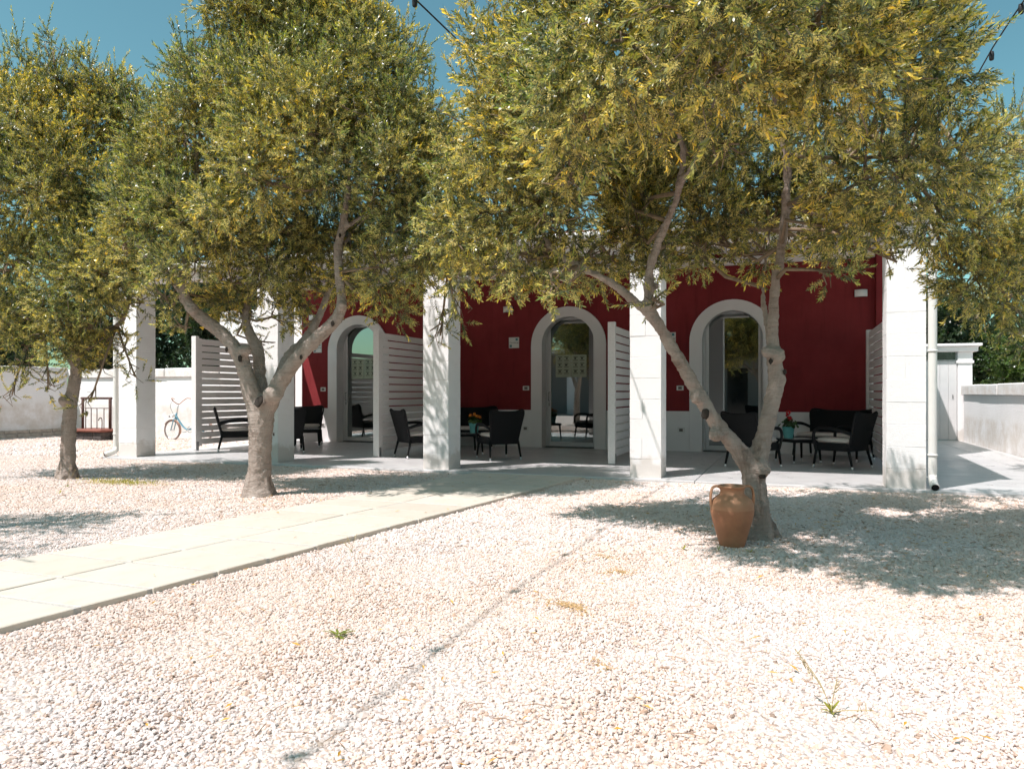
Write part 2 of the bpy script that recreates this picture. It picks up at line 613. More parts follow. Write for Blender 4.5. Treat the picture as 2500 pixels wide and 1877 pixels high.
# instances on points -------------------------------------------------
_gn = {}


def scatter_group(coll):
    if coll.name in _gn:
        return _gn[coll.name]
    ng = bpy.data.node_groups.new('scatter_' + coll.name, 'GeometryNodeTree')
    ng.interface.new_socket('Geometry', in_out='INPUT', socket_type='NodeSocketGeometry')
    ng.interface.new_socket('Geometry', in_out='OUTPUT', socket_type='NodeSocketGeometry')
    N, L = ng.nodes, ng.links
    gi, go = N.new('NodeGroupInput'), N.new('NodeGroupOutput')

    def attr(nm, typ):
        a = N.new('GeometryNodeInputNamedAttribute')
        a.data_type = typ
        a.inputs['Name'].default_value = nm
        return a.outputs['Attribute']
    e2r = N.new('FunctionNodeEulerToRotation')
    L.new(attr('rot', 'FLOAT_VECTOR'), e2r.inputs[0])
    vid, scl = attr('vid', 'INT'), attr('scl', 'FLOAT_VECTOR')
    jn = N.new('GeometryNodeJoinGeometry')
    for k, ob in enumerate(coll.objects):
        oi = N.new('GeometryNodeObjectInfo')
        oi.inputs['Object'].default_value = ob
        cmp_ = N.new('FunctionNodeCompare')
        cmp_.data_type = 'INT'
        cmp_.operation = 'EQUAL'
        L.new(vid, cmp_.inputs[2])
        cmp_.inputs[3].default_value = k
        ip = N.new('GeometryNodeInstanceOnPoints')
        L.new(gi.outputs[0], ip.inputs['Points'])
        L.new(cmp_.outputs[0], ip.inputs['Selection'])
        L.new(oi.outputs['Geometry'], ip.inputs['Instance'])
        L.new(e2r.outputs[0], ip.inputs['Rotation'])
        L.new(scl, ip.inputs['Scale'])
        L.new(ip.outputs[0], jn.inputs[0])
    L.new(jn.outputs[0], go.inputs[0])
    _gn[coll.name] = ng
    return ng


def scatter(name, pts, rot, scl, vid, coll, parent=None):
    me = bpy.data.meshes.new(name)
    n = len(pts)
    base = np.array(wloc(parent)) if parent else np.zeros(3)
    me.vertices.add(n)
    me.vertices.foreach_set('co', (np.asarray(pts) - base).astype(np.float32).ravel())
    scl = np.asarray(scl, np.float32)
    if scl.ndim == 1:
        scl = np.repeat(scl[:, None], 3, 1)
    me.attributes.new('rot', 'FLOAT_VECTOR', 'POINT').data.foreach_set('vector', np.asarray(rot, np.float32).ravel())
    me.attributes.new('scl', 'FLOAT_VECTOR', 'POINT').data.foreach_set('vector', scl.ravel())
    me.attributes.new('vid', 'INT', 'POINT').data.foreach_set('value', np.asarray(vid, np.int32))
    me.update()
    o = link(name, me, parent, (0, 0, 0), world=False)
    md = o.modifiers.new('scatter', 'NODES')
    md.node_group = scatter_group(coll)
    return o


def eul_from_dir(D, roll):
    """euler XYZ arrays turning +X to D with a roll about it"""
    D = D / np.linalg.norm(D, axis=1, keepdims=True)
    yaw = np.arctan2(D[:, 1], D[:, 0])
    pitch = -np.arcsin(np.clip(D[:, 2], -1, 1))
    return np.stack([roll, pitch, yaw], 1)


# ------------------------------------------------------------------ sprig library (leaves, blossom, stem in one mesh)
def lib_collection(name):
    return bpy.data.collections.new(name)


def sprig(coll, name, length, n_pairs, leaf_len, leaf_w, blossoms, leafmat, seed, curve=0.15, spread=0.75, yellow=0.012, tints=None, stem_r=0.0022, bl_size=1.0):
    r = random.Random(seed)
    V, F, MI, TI = [], [], [], []
    young_lit = None if tints else [(0.47, 0.42, 0.130), (0.36, 0.35, 0.105), (0.56, 0.48, 0.17), (0.25, 0.275, 0.075)]     # pale new growth at the tips; also paints the outer crown as sunlit
    tints = tints or [(0.048, 0.068, 0.019), (0.082, 0.102, 0.028), (0.030, 0.046, 0.014), (0.125, 0.140, 0.066)]
    side = Vector((0, r.uniform(-1, 1), r.uniform(-1, 1) - 0.4)).normalized() * curve

    def sp(t):
        return Vector((length * t, 0, 0)) + side * (length * t * t)
    # stem
    P = [sp(t) for t in (0, 0.35, 0.7, 1.0)]
    n0 = len(F)
    tube_into(V, F, P, [stem_r, stem_r * 0.9, stem_r * 0.7, stem_r * 0.4], 3, caps=False)
    MI += [1] * (len(F) - n0)
    TI += [(0.2, 0.15, 0.1)] * (len(F) - n0)

    def add_leaf(p, d, nrm, L, w, tint):
        d = d.normalized()
        s = d.cross(nrm).normalized()
        nn = s.cross(d)
        o = len(V)
        droop = r.uniform(-0.18, 0.10)
        f = r.uniform(0.10, 0.30) * w
        pts = [p, p + d * L * 0.28 + s * w * 0.42 + nn * f, p + d * L * 0.28 - s * w * 0.42 + nn * f,
               p + d * L * 0.68 + s * w * 0.42 + nn * (f + droop * L * 0.45), p + d * L * 0.68 - s * w * 0.42 + nn * (f + droop * L * 0.45),
               p + d * L + nn * droop * L]
        V.extend(pts)
        F.extend([[o, o + 2, o + 1], [o + 1, o + 2, o + 4, o + 3], [o + 3, o + 4, o + 5]])
        MI.extend([0] * 3)
        TI.extend([tint] * 3)
    for i in range(n_pairs):
        t = 0.08 + 0.92 * (i + r.uniform(0, 0.5)) / n_pairs
        p = sp(min(t, 1))
        a0 = i * 1.6 + r.uniform(-0.4, 0.4)
        for k in (0, 1):
            a = a0 + k * math.pi + r.uniform(-0.3, 0.3)
            radial = Vector((0, math.cos(a), math.sin(a)))
            sprd = spread * r.uniform(0.7, 1.25) * (1 - 0.45 * t)
            d = Vector((1, 0, 0)) * (1 - 0.5 * sprd) + radial * sprd
            nrm = (Vector((0.6, 0, 0)) - radial * 0.5 + Vector((r.uniform(-.5, .5), r.uniform(-.5, .5), r.uniform(-.5, .5))))
            nrm = nrm - d.normalized() * nrm.dot(d.normalized())
            L = leaf_len * r.uniform(0.72, 1.15) * (1.0 - 0.35 * abs(t - 0.5))
            tint = r.choice(young_lit) if young_lit and r.random() < (t - 0.38) * 1.55 else r.choice(tints)
            q = r.uniform(0.85, 1.2)
            tint = tuple(c * q for c in tint)
            if r.random() < yellow:
                tint = r.choice([(0.45, 0.28, 0.03), (0.5, 0.2, 0.03), (0.42, 0.34, 0.06)])
            add_leaf(p, d, nrm.normalized(), L, leaf_w * r.uniform(0.8, 1.15), tint)
    for i in range(blossoms):
        t = r.uniform(0.25, 0.95)
        a = r.uniform(0, 2 * math.pi)
        ax = (Vector((0.7, math.cos(a), math.sin(a)))).normalized()
        p0 = sp(t)
        for k in range(r.randint(7, 11)):
            p = p0 + ax * (0.006 + 0.0042 * k) * bl_size + Vector((r.uniform(-1, 1), r.uniform(-1, 1), r.uniform(-1, 1))) * 0.0065 * bl_size
            s = r.uniform(0.0018, 0.0034) * bl_size
            o = len(V)
            V.extend([p + Vector((s, 0, 0)), p + Vector((-s * .6, s, 0)), p + Vector((-s * .6, -s * .6, s)), p + Vector((-s * .6, -s * .6, -s))])
            F.extend([[o, o + 1, o + 2], [o, o + 2, o + 3], [o, o + 3, o + 1], [o + 1, o + 3, o + 2]])
            MI.extend([2] * 4)
            TI.extend([(0.5, 0.4, 0.1)] * 4)
    me = new_mesh(name, V, F)
    for m in (leafmat, 'twig_wood', 'blossom'):
        me.materials.append(MATS[m])
    me.polygons.foreach_set('material_index', MI)
    ca = me.attributes.new('tint', 'FLOAT_COLOR', 'FACE')
    ca.data.foreach_set('color', np.array([(a, b, c, 1) for a, b, c in TI], np.float32).ravel())
    o = bpy.data.objects.new(name, me)
    coll.objects.link(o)


OLIVE = lib_collection('olive_sprigs')
sprig(OLIVE, 'sprig_a', 0.22, 11, 0.060, 0.0135, 17, 'olive_leaf', 1)
sprig(OLIVE, 'sprig_b', 0.26, 12, 0.064, 0.0140, 10, 'olive_leaf', 2, 0.3)
sprig(OLIVE, 'sprig_c', 0.19, 10, 0.056, 0.0130, 24, 'olive_leaf', 3)
sprig(OLIVE, 'sprig_d', 0.24, 12, 0.060, 0.0140, 0, 'olive_leaf', 4, 0.2, yellow=0.03)
sprig(OLIVE, 'sprig_e', 0.20, 11, 0.056, 0.0135, 2, 'olive_leaf', 5, 0.25)
sprig(OLIVE, 'sprig_f', 0.46, 17, 0.050, 0.0120, 0, 'olive_leaf', 6, 0.12, 0.6, stem_r=0.003)     # long shoot
DARK = lib_collection('dark_sprigs')
for q in range(4):
    sprig(DARK, 'sprig_dark_%s' % 'abcd'[q], 0.45, 12, 0.12, 0.05, 0, 'dark_leaf', 20 + q, 0.2, 0.9, 0.0,
          [(0.052, 0.085, 0.030), (0.075, 0.110, 0.036), (0.040, 0.065, 0.026)])
GREEN = lib_collection('green_sprigs')
for q in range(4):
    sprig(GREEN, 'sprig_green_%s' % 'abcd'[q], 0.42, 12, 0.115, 0.05, 0, 'green_leaf', 30 + q, 0.2, 0.9, 0.0,
          [(0.070, 0.105, 0.032), (0.105, 0.145, 0.042), (0.050, 0.080, 0.028)])
NCOL = {'olive_sprigs': 6, 'dark_sprigs': 4, 'green_sprigs': 4}


def crown_points(lobes, dens, r, clumps=10, up=0.15, shoots=0.0):
    """twig places, directions and scales spread through clumpy lobes; lobes: (centre, radius, density factor)"""
    P, D, S, K = [], [], [], []
    for c, rad, df in lobes:
        c = np.array(c)
        nt = max(6, int(dens * rad * rad * df))
        m = max(5, int(clumps * (0.7 + 1.3 * rad)))
        cd = r.normal(size=(m, 3))
        cd /= np.linalg.norm(cd, axis=1, keepdims=True)
        cc = cd * (rad * r.uniform(0.25, 0.86, (m, 1)))
        cr = rad * r.uniform(0.22, 0.44, m)
        w = cr ** 2
        ki = r.choice(m, nt, p=w / w.sum())
        d = r.normal(size=(nt, 3))
        d /= np.linalg.norm(d, axis=1, keepdims=True)
        off = d * (cr[ki] * r.uniform(0.0, 1.0, nt) ** 0.4)[:, None]
        loc = cc[ki] + off
        lo = loc / np.maximum(np.linalg.norm(loc, axis=1, keepdims=True), 1e-6)
        dr = 0.55 * lo + 0.5 * d + r.normal(size=(nt, 3)) * 0.38
        dr[:, 2] += up
        P.append(c + loc)
        D.append(dr)
        S.append(r.uniform(0.5, 1.02, nt))
        K.append(np.zeros(nt, int))
        if shoots:
            ns = int(nt * shoots)
            sel = r.choice(nt, ns)
            keep = (lo[sel][:, 2] > 0.1)
            sel = sel[keep]
            P.append((c + loc[sel]))
            dd = lo[sel] * 0.4 + r.normal(size=(len(sel), 3)) * 0.22
            dd[:, 2] += 0.8
            D.append(dd)
            S.append(r.uniform(0.6, 1.15, len(sel)))
            K.append(np.ones(len(sel), int))
    return np.concatenate(P), np.concatenate(D), np.concatenate(S), np.concatenate(K)


def limb_mesh(name, limbs, origin, knots=(), voxel=0.018):
    V, F = [], []
    for lb in limbs:
        sp = smooth_path(lb, 5)
        tube_into(V, F, [Vector(p[:3]) - origin for p in sp], [p[3] * 0.85 for p in sp], 12)
    for c, rr in knots:
        o = len(V)
        bm = bmesh.new()
        bmesh.ops.create_icosphere(bm, subdivisions=2, radius=rr)
        for v in bm.verts:
            V.append(Vector(c) - origin + v.co)
        for f in bm.faces:
            F.append([o + v.index for v in f.verts])
        bm.free()
    return new_mesh(name, V, F, 'bark', True)


_tex = bpy.data.textures.new('bark_lumps', 'CLOUDS')
_tex.noise_scale = 0.11
_tex.noise_depth = 3
_tex2 = bpy.data.textures.new('bark_fissures', 'MUSGRAVE')
_tex2.noise_scale = 0.035


def make_tree(name, label, base, limbs, lobes, dens, seed, lib, group=None, knots=(), eyes=(), shoots=0.0, clumps=10, up=0.15, voxel=0.018, cat='olive tree'):
    r = np.random.default_rng(seed)
    root = thing(name, label, cat, base, 0, group)
    if limbs:
        q0 = limbs[0]
        for k in range(6):
            a = k * 1.047 + r.uniform(-.3, .3)
            rr0 = q0[0][3]
            limbs = limbs + [[(q0[1][0] + math.cos(a) * rr0 * .35, q0[1][1] + math.sin(a) * rr0 * .35, 0.22 * r.uniform(.6, 1.3), rr0 * .42), (q0[0][0] + math.cos(a) * rr0 * .7, q0[0][1] + math.sin(a) * rr0 * .7, 0.03, rr0 * .38), (q0[0][0] + math.cos(a) * rr0 * 1.08, q0[0][1] + math.sin(a) * rr0 * 1.08, -0.06, rr0 * .3)]]
        n_root = 6
        me = limb_mesh('trunk', limbs, Vector(base), knots)
        tr = link('trunk', me, root, base)
        md = tr.modifiers.new('remesh', 'REMESH')
        md.mode = 'VOXEL'
        md.voxel_size = voxel
        md.use_smooth_shade = True
        ms = tr.modifiers.new('smooth', 'SMOOTH')
        ms.factor = 0.5
        ms.iterations = 8
        dp = tr.modifiers.new('lumps', 'DISPLACE')
        dp.texture = _tex
        dp.strength = 0.024
        dp.mid_level = 0.55
        dp2 = tr.modifiers.new('fissures', 'DISPLACE')
        dp2.texture = _tex2
        dp2.strength = 0.006
        dp2.mid_level = 0.5
        for c, rr, ax in eyes:
            bm = bmesh.new()
            bmesh.ops.create_icosphere(bm, subdivisions=2, radius=rr)
            q = Vector(ax).normalized().to_track_quat('Z', 'Y').to_matrix()
            for v in bm.verts:
                jn_ = 1 + 0.22 * math.sin(v.co.x * 190 + c[0] * 7) * math.cos(v.co.y * 160 + c[2] * 9)
                v.co = q @ Vector((v.co.x * 0.72 * jn_, v.co.y * 1.05 * jn_, v.co.z * 0.3))
            k = link('knot_hole', bm_mesh('knot_hole', bm, 'knot_dark', True), tr, c)
        # branches reaching into every lobe
        tips = [Vector(p[:3]) for lb in limbs[1:-n_root] for p in lb[len(lb) // 2:]] or [Vector(limbs[0][-1][:3])]
        V, F = [], []
        for c, rad, df in lobes:
            c = Vector(c)
            t = min(tips, key=lambda q: (q - c).length)
            mid = (t + c) / 2 + Vector(r.normal(size=3)) * 0.10
            tube_into(V, F, [t - root.location, mid - root.location, c - root.location], [0.02, 0.015, 0.010], 5)
            for k in range(int(6 + 6 * rad)):
                d = Vector(r.normal(size=3)).normalized()
                e = c + d * rad * r.uniform(0.6, 0.95)
                m2 = c.lerp(e, 0.5) + Vector(r.normal(size=3)) * 0.05
                m2.z += 0.03
                s0 = mid.lerp(c, r.uniform(0.5, 1))
                tube_into(V, F, [s0 - root.location, m2 - root.location, e - root.location], [0.009, 0.006, 0.0025], 4)
        br = link('branches', new_mesh('branches', V, F, 'twig_wood', True), root, base)
    P, D, S, K = crown_points(lobes, dens, r, clumps, up, shoots)
    n = len(P)
    roll = r.uniform(0, 2 * math.pi, n)
    rot = eul_from_dir(D, roll)
    nv = NCOL[lib.name]
    vid = r.integers(0, nv - 1 if lib is OLIVE else nv, n)
    if lib is OLIVE:
        vid[K == 1] = 5
    tag(scatter('crown', P, rot, S, vid, lib, root), kind='stuff')
    return root


# ================================================================== SETTING
TZ = 0.035          # top of terrace and path
PY = 9.48           # front plane of the pillars
WY = 14.10          # front plane of the house wall

g = link('ground', new_mesh('ground', [(-150, -120, 0), (150, -120, 0), (150, 200, 0), (-150, 200, 0)], [[0, 1, 2, 3]], 'gravel_sheet'))
tag(g, 'pale gravel ground sheet reaching to the horizon', kind='structure')

# terrace: cast slabs with joints
ter = link('terrace', new_mesh('terrace', [(-11.0, 9.36, 0.012), (3.68, 9.36, 0.012), (3.68, 19.5, 0.012), (-11.0, 19.5, 0.012)], [[0, 1, 2, 3]], 'grout'))
tag(ter, 'smooth grey concrete terrace in front of the red house', kind='structure')
for (x0, x1, y0, y1) in [(-11.0, -7.95, 9.33, WY), (-7.95, -4.52, 9.33, WY), (-4.52, -1.10, 9.33, WY), (-1.10, 3.10, 9.33, WY),
                         (3.10, 3.69, 9.33, WY), (2.1, 3.10, WY, 19.5), (3.10, 3.69, WY, 19.5)]:
    gp = 0.004
    box('slab', x0 + gp, x1 - gp, y0 + (gp if y0 > 10 else 0), y1 - gp, -0.05, TZ, 'concrete', ter, 0.006)

# stone path
path = link('path', new_mesh('path', [(-3.870, -0.94, 0.030), (-2.526, 9.31, 0.030), (-4.062, 9.31, 0.030), (-5.232, -0.94, 0.030), (-3.870, -0.94, -0.03), (-2.526, 9.31, -0.03), (-4.062, 9.31, -0.03), (-5.232, -0.94, -0.03)], [[0, 1, 2, 3], [0, 4, 5, 1], [2, 6, 7, 3]], 'grout'))
tag(path, 'cream limestone slab path crossing the gravel to the terrace', kind='structure')
PR = lambda y: -3.74 + 0.131 * y         # right edge
PL = lambda y: -5.13 + 0.114 * y         # left edge
ys, y = [-0.95], -0.95
rr = random.Random(3)
while y < 9.2:
    y += 0.385 + 0.06 * rr.random()
    ys.append(min(y, 9.315))
ys[-1] = 9.315
for i in range(len(ys) - 1):
    for k in (0, 1):
        a, b = ys[i] + 0.017, ys[i + 1] - 0.017
        sk = -0.02
        def ex(yy, e):
            l, r_ = PL(yy), PR(yy)
            return l + (r_ - l) * e
        e0, e1 = ((0, 0.515) if k == 0 else (0.515, 1.0))
        gx = 0.010
        jz = rr.uniform(-0.004, 0.003)
        q = [(ex(a, e0) + gx * (k == 1), a), (ex(a, e1) - gx * (k == 0), a), (ex(b, e1) - gx * (k == 0), b), (ex(b, e0) + gx * (k == 1), b)]
        q = [(x + rr.uniform(-.006, .006), yy + rr.uniform(-.005, .005)) for x, yy in q]
        cx, cy = sum(p[0] for p in q) / 4, sum(p[1] for p in q) / 4
        V, F = [], []
        for z, s in ((-0.03, 0.0), (TZ - 0.004, 0.0), (TZ, 0.006)):
            for (x, yy) in q:
                d = Vector((cx - x, cy - yy, 0)).normalized() * s
                V.append((x - cx + d.x, yy - cy + d.y, z + jz))
        for lv in (0, 4):
            for m in range(4):
                F.append([lv + m, lv + (m + 1) % 4, lv + 4 + (m + 1) % 4, lv + 4 + m])
        F.append([8, 9, 10, 11])
        link('slab', new_mesh('slab', V, F, 'limestone'), path, (cx, cy, 0))

# ------------------------------------------------------------------ the house
house = thing('porch_house', 'low house with dark red front wall, white arched doors and square white porch pillars', 'house', (-4.2, WY, 0))
DOORS = [-8.95, -4.115, -0.985]
OW, IW, SPR, SPRI = 0.77, 0.54, 2.07, 2.10


def arch(cx, hw, spr, n=20, start=math.pi, end=0):
    return [(cx + hw * math.cos(start + (end - start) * i / n), spr + hw * math.sin(start + (end - start) * i / n)) for i in range(n + 1)]


pts = [(-10.45, 0.0)]
for dx in DOORS:
    pts += [(dx - 0.66, 0.0)] + arch(dx, 0.66, 2.08) + [(dx + 0.66, 0.0)]
pts += [(2.1, 0.0), (2.1, 3.86), (-10.45, 3.86)]
poly_y('wall', pts, WY, WY + 0.34, 'red_plaster', house)
box('parapet', -10.47, 2.12, WY - 0.02, WY + 0.36, 3.862, 4.3, 'plaster_white', house)
box('pilaster', 1.38, 2.08, WY - 0.16, WY - 0.002, TZ, 3.70, 'red_plaster', house)
box('side_wall', 1.78, 2.098, WY + 0.342, 20.0, 0.0, 4.3, 'plaster_white', house)
box('side_wall', -10.45, -10.13, WY + 0.342, 20.0, 0.0, 4.3, 'plaster_white', house)
box('back_wall', -10.12, 1.77, 19.7, 20.0, 0.0, 4.3, 'room_wall', house)
box('floor', -10.12, 1.77, WY + 0.345, 19.69, -0.02, TZ - 0.002, 'room_wall', house, 0)
box('roof', -10.46, 2.11, WY + 0.37, 20.02, 4.302, 4.4, 'roof_white', house)
box('ceiling', -10.12, 1.77, WY + 0.345, 19.69, 3.0, 3.1, 'room_wall', house)
for xx in (-6.6, -2.55):
    box('partition', xx - 0.1, xx + 0.1, WY + 0.345, 19.69, TZ, 2.99, 'room_wall', house)

# dado and arched surrounds
edges = [-10.45] + [e for dx in DOORS for e in (dx - OW - 0.002, dx + OW + 0.002)] + [1.378]
for i in range(0, len(edges), 2):
    box('dado', edges[i], edges[i + 1], WY - 0.022, WY - 0.001, TZ, 0.785, 'plaster_white', house, 0.003)
for dx in DOORS:
    outl = [(dx - OW, TZ)] + arch(dx, OW, SPR, 28) + [(dx + OW, TZ), (dx + IW, TZ)] + arch(dx, IW, SPRI, 28, 0, math.pi) + [(dx - IW, TZ)]
    poly_y('arch_surround', outl, WY - 0.045, WY + 0.22, 'plaster_white', house)
    d = link('door', box_mesh(1.20, 0.05, 0.012, 'galvanised', 0.002), house, (dx, WY + 0.26, TZ + 0.006))       # threshold track
    x0, x1, zt = dx - 0.56, dx + 0.56, 2.78
    yd0, yd1 = WY + 0.235, WY + 0.295
    box('jamb', x0, x0 + 0.055, yd0, yd1, TZ + 0.013, zt, 'frame_white', d)
    box('jamb', x1 - 0.055, x1, yd0, yd1, TZ + 0.013, zt, 'frame_white', d)
    box('rail', x0 + 0.056, x1 - 0.056, yd0, yd1, 2.60, zt, 'frame_white', d)
    box('stile', x0 + 0.058, x0 + 0.118, yd0 + 0.008, yd1 - 0.008, TZ + 0.014, 2.598, 'frame_white', d)
    box('stile', x1 - 0.118, x1 - 0.058, yd0 + 0.008, yd1 - 0.008, TZ + 0.014, 2.598, 'frame_white', d)
    box('rail', x0 + 0.119, x1 - 0.119, yd0 + 0.008, yd1 - 0.008, TZ + 0.014, 0.135, 'frame_white', d)
    gy = yd0 + 0.03
    pn = link('pane', new_mesh('pane', [(-0.445, 0, -1.23), (0.445, 0, -1.23), (0.445, 0, 1.23), (-0.445, 0, 1.23)], [[0, 1, 2, 3]], 'door_glass'), d, (dx, gy, 1.367))
    hx = x0 + 0.088
    tube('handle', [(hx, yd0, 1.14), (hx, yd0 - 0.05, 1.12), (hx, yd0 - 0.06, 1.05), (hx, yd0 - 0.05, 0.98), (hx, yd0, 0.96)], 0.011, 'chrome', d, 8, loc=(0, 0, 0))
    box('lock', hx - 0.012, hx + 0.012, yd0 - 0.012, yd0 + 0.006, 0.86, 0.93, 'chrome', d)

# pillars of whitewashed blocks
PX = [-10.80, -7.88, -4.94, -1.94, 1.045]
PWID = 0.405
prng = random.Random(11)
for i, x in enumerate(PX):
    zt = 3.0
    core = box('pillar', x + 0.0042, x + PWID - 0.0042, PY + 0.0042, PY + PWID - 0.0042, TZ - 0.02, zt, 'whitewash', house, 0.004)
    z, k = TZ - 0.03, 0
    while z < zt - 0.02:
        hgt = min(0.262 + prng.uniform(-.012, .012), zt - z)
        sp = (k % 2 == 1) and prng.random() < 0.75
        cuts = [0, 0.5 + prng.uniform(-.12, .12), 1] if sp else [0, 1]
        for a, b in zip(cuts[:-1], cuts[1:]):
            j = prng.uniform(-.002, .002)
            box('block', x + PWID * a + 0.001, x + PWID * b - 0.001, PY + j, PY + PWID + j, z + 0.0006, z + hgt - 0.0006, 'whitewash', core, 0.0035, jit=0.002, seed=prng.randint(0, 9999))
        z += hgt
        k += 1

# porch roof: plate beam, rafters, boards, sheet, gutter, down pipes
RX0, RX1 = -10.86, 1.50
box('front_beam', RX0, RX1, PY + 0.03, PY + 0.33, 3.002, 3.13, 'painted_wood', house, 0.006)
box('wall_beam', -10.44, 1.37, WY - 0.10, WY - 0.002, 3.46, 3.60, 'painted_wood', house, 0.006)
sl = math.atan2(3.70 - 3.20, WY - PY)
Lr = 4.72 / math.cos(sl)
yc, zc = (PY - 0.06 + WY) / 2, 3.45
for i in range(22):
    x = RX0 + 0.15 + i * (RX1 - RX0 - 0.3) / 21
    link('rafter', box_mesh(0.09, Lr - 0.12, 0.11, 'painted_wood', 0.005), house, (x, yc + 0.02, zc - 0.065), (sl, 0, 0))
nb = 24
for i in range(nb):
    t = (i + 0.5) / nb - 0.5
    link('board', box_mesh(RX1 - RX0, Lr / nb - 0.004, 0.018, 'painted_wood', 0.002), house, ((RX0 + RX1) / 2, yc + t * Lr * math.cos(sl), zc + t * Lr * math.sin(sl)), (sl, 0, 0))
link('roof_sheet', box_mesh(RX1 - RX0 + 0.02, Lr + 0.04, 0.05, 'tile_red', 0.005), house, ((RX0 + RX1) / 2, yc, zc + 0.037), (sl, 0, 0))
gut = tube('gutter', [(RX0, PY - 0.13, 3.19), (RX1, PY - 0.13, 3.16)], 0.06, 'pipe_white', house, 10)
for x, top, turn in ((1.515, 3.1, -1), (-10.88, 3.1, -1)):
    yy = PY + 0.02
    pp = [(x, PY - 0.13, 3.15), (x, PY - 0.10, 3.0), (x, yy, 2.85), (x, yy, 2.5), (x, yy, 0.4), (x, yy, 0.19), (x, yy - 0.04, 0.12), (x - (0.07 if x < 0 else 0), yy - 0.16, 0.075)]
    pipe = tube('drain_pipe', [p[:3] for p in smooth_path(pp, 4)], 0.046, 'pipe_white', house, 14)
    e = Vector(pp[-1]) - Vector(pp[-2])
    dsk = bmesh.new()
    bmesh.ops.create_cone(dsk, cap_ends=True, segments=16, radius1=0.039, radius2=0.039, depth=0.004)
    link('pipe_mouth', bm_mesh('pipe_mouth', dsk, 'dark_hole'), pipe, Vector(pp[-1]) + e.normalized() * 0.012, e.to_track_quat('Z', 'Y').to_euler())
    for zz in (0.42, 1.6, 2.5):
        rg = lathe_mesh('bracket', [(0.047, -0.012), (0.052, -0.012), (0.052, 0.012), (0.047, 0.012)], 'pipe_white', 16)
        link('bracket', rg, pipe, (x, yy, zz))

# notices behind the door panes, wall lamps, sockets, name tiles
def notice(x, z, w, h, label):
    y = WY + 0.235 + 0.0275
    o = box('notice', x - w / 2, x + w / 2, y - 0.0015, y + 0.0005, z - h / 2, z + h / 2, 'poster', None, 0)
    tag(o, label, 'notice', 'notices on the glass doors')
    V, F = [], []
    r = random.Random(int(x * 100))

    def q(cx, cz, sx, sz):
        b = len(V)
        V.extend([(cx - sx, -0.0022, cz - sz), (cx + sx, -0.0022, cz - sz), (cx + sx, -0.0022, cz + sz), (cx - sx, -0.0022, cz + sz)])
        F.append([b, b + 1, b + 2, b + 3])
    for i in range(2):
        for j in range(3):
            cx, cz = (i - 0.5) * w * 0.44, (1 - j) * h * 0.29 + 0.01
            q(cx, cz + 0.045, w * 0.14, 0.006)
            q(cx + r.uniform(-.01, .01), cz + 0.012, w * r.uniform(.05, .09), 0.016)
            q(cx, cz - 0.022, w * 0.16, 0.003)
            q(cx, cz - 0.034, w * 0.15, 0.003)
    link('print', new_mesh('print', V, F, 'ink'), o, (0, 0, 0), world=False)


for dx, which in ((DOORS[0], 'the door beside the slatted screen'), (DOORS[1], 'the middle arched door')):
    for sx, nm in ((-0.165, 'left'), (0.165, 'right')):
        notice(dx - 0.02 + sx, 1.67, 0.315, 0.45, 'pale printed icon notice, %s of two on %s' % (nm, which))

for x, z, lb in ((-5.37, 2.825, 'small white curved wall lamp on red wall above the name tile'), (1.15, 2.845, 'small white curved wall lamp high on red wall beside the right screen'),
                 (-10.1, 2.83, 'small white curved wall lamp on red wall at the left end')):
    L = thing('wall_lamp', lb, 'wall lamp', (x, WY, z), 0, 'lamps on the red wall')
    box('back_plate', x - 0.10, x + 0.10, WY - 0.02, WY - 0.002, z - 0.055, z + 0.055, 'black_metal', L, 0.003)
    V, F = [], []
    for k in range(9):
        a = -math.pi / 2 + (k / 8 - 0.5) * 1.9
        for zz in (-0.06, 0.06):
            V.append((0.13 * math.cos(a) * 0.95, 0.10 * math.sin(a) + 0.0, zz))
            V.append((0.122 * math.cos(a) * 0.95, 0.092 * math.sin(a) + 0.0, zz))
    for k in range(8):
        b = k * 4
        F += [[b, b + 4, b + 6, b + 2], [b + 1, b + 3, b + 7, b + 5], [b, b + 1, b + 5, b + 4], [b + 2, b + 6, b + 7, b + 3]]
    link('lamp_shade', new_mesh('lamp_shade', V, F, 'lamp_white', True), L, (x, WY - 0.025, z))

for x, z, y, w, lb in ((-5.005, 1.225, WY - 0.001, 0.135, 'white switch plate on red wall beside the middle arched door'), (-5.01, 0.41, WY - 0.022, 0.13, 'white socket plate on the white dado beside the middle arched door'),
                       (-9.87, 1.21, WY - 0.001, 0.135, 'white switch plate on red wall beside the leftmost arched door'), (-9.87, 0.41, WY - 0.022, 0.13, 'white socket plate on the white dado beside the leftmost arched door'),
                       (-1.93, 1.22, WY - 0.001, 0.13, 'white switch plate on red wall behind the forked olive trunk'), (-1.91, 0.43, WY - 0.022, 0.13, 'white socket plate on the white dado behind the forked olive trunk')):
    s = box('switch_plate', x - w / 2, x + w / 2, y - 0.012, y, z - 0.045, z + 0.045, 'switch_plate', None, 0.004)
    tag(s, lb, 'wall socket', 'switch and socket plates')
    link('insert', box_mesh(w * 0.52, 0.006, 0.052, 'switch_dark', 0.001), s, (0, -0.008, 0), world=False)

